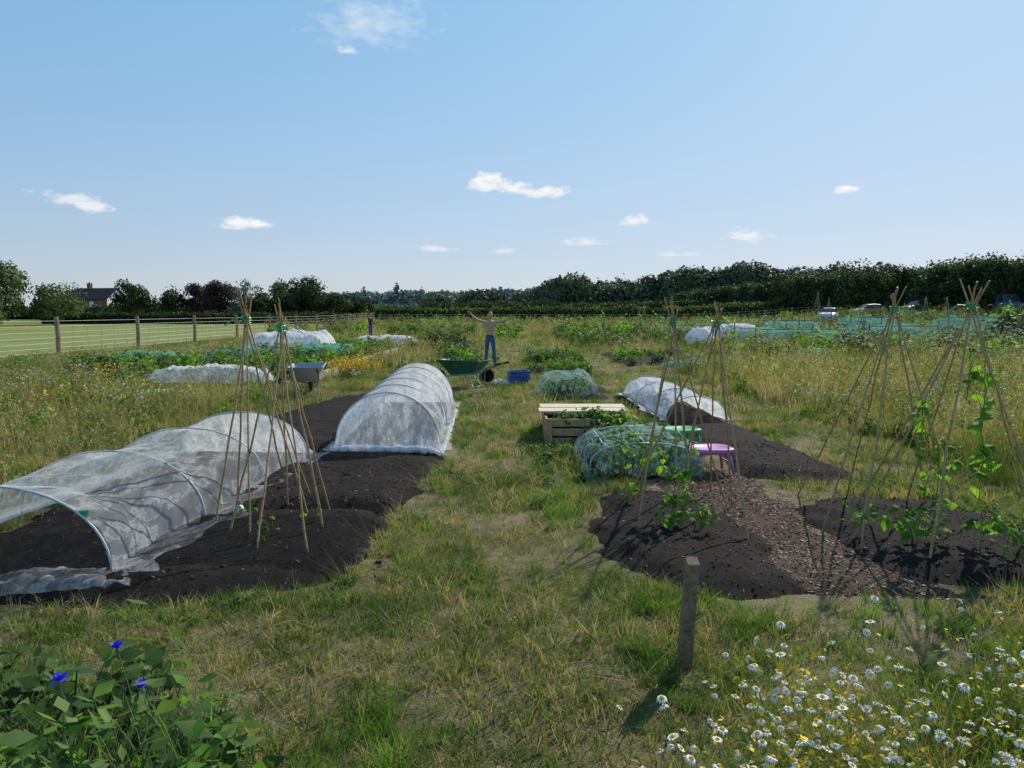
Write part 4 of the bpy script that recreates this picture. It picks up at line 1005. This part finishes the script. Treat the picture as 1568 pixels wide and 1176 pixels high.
# cornflowers
b=MB();r=np.random.default_rng(3)
for fx,fy,fh in((-1.51,2.74,.44),(-1.31,2.52,.40),(-1.62,2.55,.40)):
    z=gzf(fx,fy);b.tube([(fx+.05,fy+.05,z),(fx+.03,fy+.02,z+fh*.6),(fx,fy,z+fh)],[.003,.0025,.002],1,5)
    b.ell((fx,fy,z+fh),(.009,.009,.014),1,8,6)
    for p in range(26):
        a=6.283*p/13+r.normal()*.1;ln=.03*r.uniform(.7,1.2);el=r.uniform(.1,1.2)
        d=Vector((math.cos(a)*math.cos(el),math.sin(a)*math.cos(el),math.sin(el)));s_=Vector((-math.sin(a),math.cos(a),0))
        c=Vector((fx,fy,z+fh+.01));b.add([c,c+d*ln*.8+s_*.008,c+d*ln*1.1,c+d*ln*.8-s_*.008],[(0,1,2,3)],0)
b.build('cornflower',[M_blue,M_grey])

# ------------------------------------------------------------------ camera, light, sky
cam=bpy.data.cameras.new('camera');co=bpy.data.objects.new('camera',cam);link(co)
co.location=(0,0,1.75);co.rotation_euler=(R(90-5.46),0,0);cam.sensor_width=36;cam.lens=26.17;cam.clip_start=.05;cam.clip_end=4000
sc.camera=co
SA,SE=R(34),R(36)
sd=Vector((math.sin(SA)*math.cos(SE),math.cos(SA)*math.cos(SE),math.sin(SE)))
sl=bpy.data.lights.new('sun','SUN');sl.energy=5.0;sl.angle=R(.53);sl.color=(1,.92,.80)
so=bpy.data.objects.new('sun',sl);link(so);so.rotation_euler=sd.to_track_quat('Z','Y').to_euler()
w=bpy.data.worlds.new('World');sc.world=w;w.use_nodes=True;nt=w.node_tree;nt.nodes.clear()
out=nt.nodes.new('ShaderNodeOutputWorld');bg=nt.nodes.new('ShaderNodeBackground');bg.inputs[1].default_value=.12
sk=nt.nodes.new('ShaderNodeTexSky');sk.sky_type='NISHITA';sk.sun_disc=False;sk.sun_elevation=SE;sk.sun_rotation=SA
sk.air_density=1.0;sk.dust_density=.3;sk.ozone_density=2.0;sk.altitude=50
tc=nt.nodes.new('ShaderNodeTexCoord');sp=nt.nodes.new('ShaderNodeSeparateXYZ');nt.links.new(tc.outputs['Generated'],sp.inputs[0])
az=mth(nt,'MULTIPLY',mth(nt,'ARCTAN2',sp.outputs[0],sp.outputs[1]),57.2958)
el=mth(nt,'MULTIPLY',mth(nt,'ARCSINE',sp.outputs[2]),57.2958)
tint=ramp(nt,mth(nt,'DIVIDE',el,30,clamp=True),[(0,(.45,.50,.62)),(.15,(.45,.54,.70)),(.36,(.46,.62,.84)),(.7,(.44,.72,1.0)),(1,(.44,.72,1.0))])
skc=mixc(nt,1.0,mixc(nt,1.0,sk.outputs[0],tint,'MULTIPLY'),(3.3,3.3,3.3),'MULTIPLY')
# soft shoulder so the sky near the sun does not clip
dn=mixc(nt,1.0,mixc(nt,1.0,skc,(.118,.110,.098),'MULTIPLY'),(1,1,1),'ADD')
skc=mixc(nt,1.0,skc,dn,'DIVIDE')
cx=nt.nodes.new('ShaderNodeCombineXYZ');nt.links.new(mth(nt,'MULTIPLY',az,.6),cx.inputs[0]);nt.links.new(mth(nt,'MULTIPLY',el,1.2),cx.inputs[1])
nz=noise(nt,1.1,6,.6,cx.outputs[0]);nz=mth(nt,'SUBTRACT',nz,.5)
mask=None;shade=None
for (a0,e0,hw,hh,op,soft) in((-10.3,19.9,6.2,3.4,.62,1.3),(-11.9,18.3,1.0,.6,.75,.5),(-1.8,9.5,3.0,1.15,1,.5),(.6,9.1,2.7,.9,1,.5),(2.6,8.9,2.5,.8,1,.5),(-30.2,7.3,3.2,.75,.65,.6),(-28.9,6.8,1.8,.8,.8,.45),(-19.7,6.2,2.5,.85,.95,.45),
    (9.2,6.7,1.6,.7,.85,.5),(17.3,5.5,2.6,.85,.8,.6),(23.8,8.4,1.4,.48,.95,.4),(5.7,5.2,2.9,.58,.65,.7),(-5.9,4.75,2.2,.48,.6,.7),(12,4.3,2.6,.42,.5,.7),(-.7,4.6,1.4,.42,.55,.7)):
    dx=mth(nt,'DIVIDE',mth(nt,'SUBTRACT',az,a0),hw);dy=mth(nt,'DIVIDE',mth(nt,'SUBTRACT',el,e0),hh)
    dd=mth(nt,'ADD',dy,mth(nt,'MULTIPLY',mth(nt,'MINIMUM',dy,0),.7))
    r2=mth(nt,'SQRT',mth(nt,'ADD',mth(nt,'MULTIPLY',dx,dx),mth(nt,'MULTIPLY',dd,dd)))
    m=mth(nt,'DIVIDE',mth(nt,'ADD',mth(nt,'SUBTRACT',.72,r2),mth(nt,'MULTIPLY',nz,2.3)),soft,clamp=True)
    m=mth(nt,'MULTIPLY',m,op)
    s_=mth(nt,'MULTIPLY',m,mth(nt,'SUBTRACT',.25,mth(nt,'ADD',dy,mth(nt,'MULTIPLY',nz,1.5)),clamp=True))
    mask=m if mask is None else mth(nt,'MAXIMUM',mask,m)
    shade=s_ if shade is None else mth(nt,'MAXIMUM',shade,s_)
cc=mixc(nt,shade,(8.0,8.0,8.0),(5.2,5.7,6.5))
col=mixc(nt,mask,skc,cc)
nt.links.new(col,bg.inputs[0]);nt.links.new(bg.outputs[0],out.inputs[0])
sc.view_settings.view_transform='Standard';sc.view_settings.look='None';sc.view_settings.exposure=0
print('done',len(bpy.data.objects))
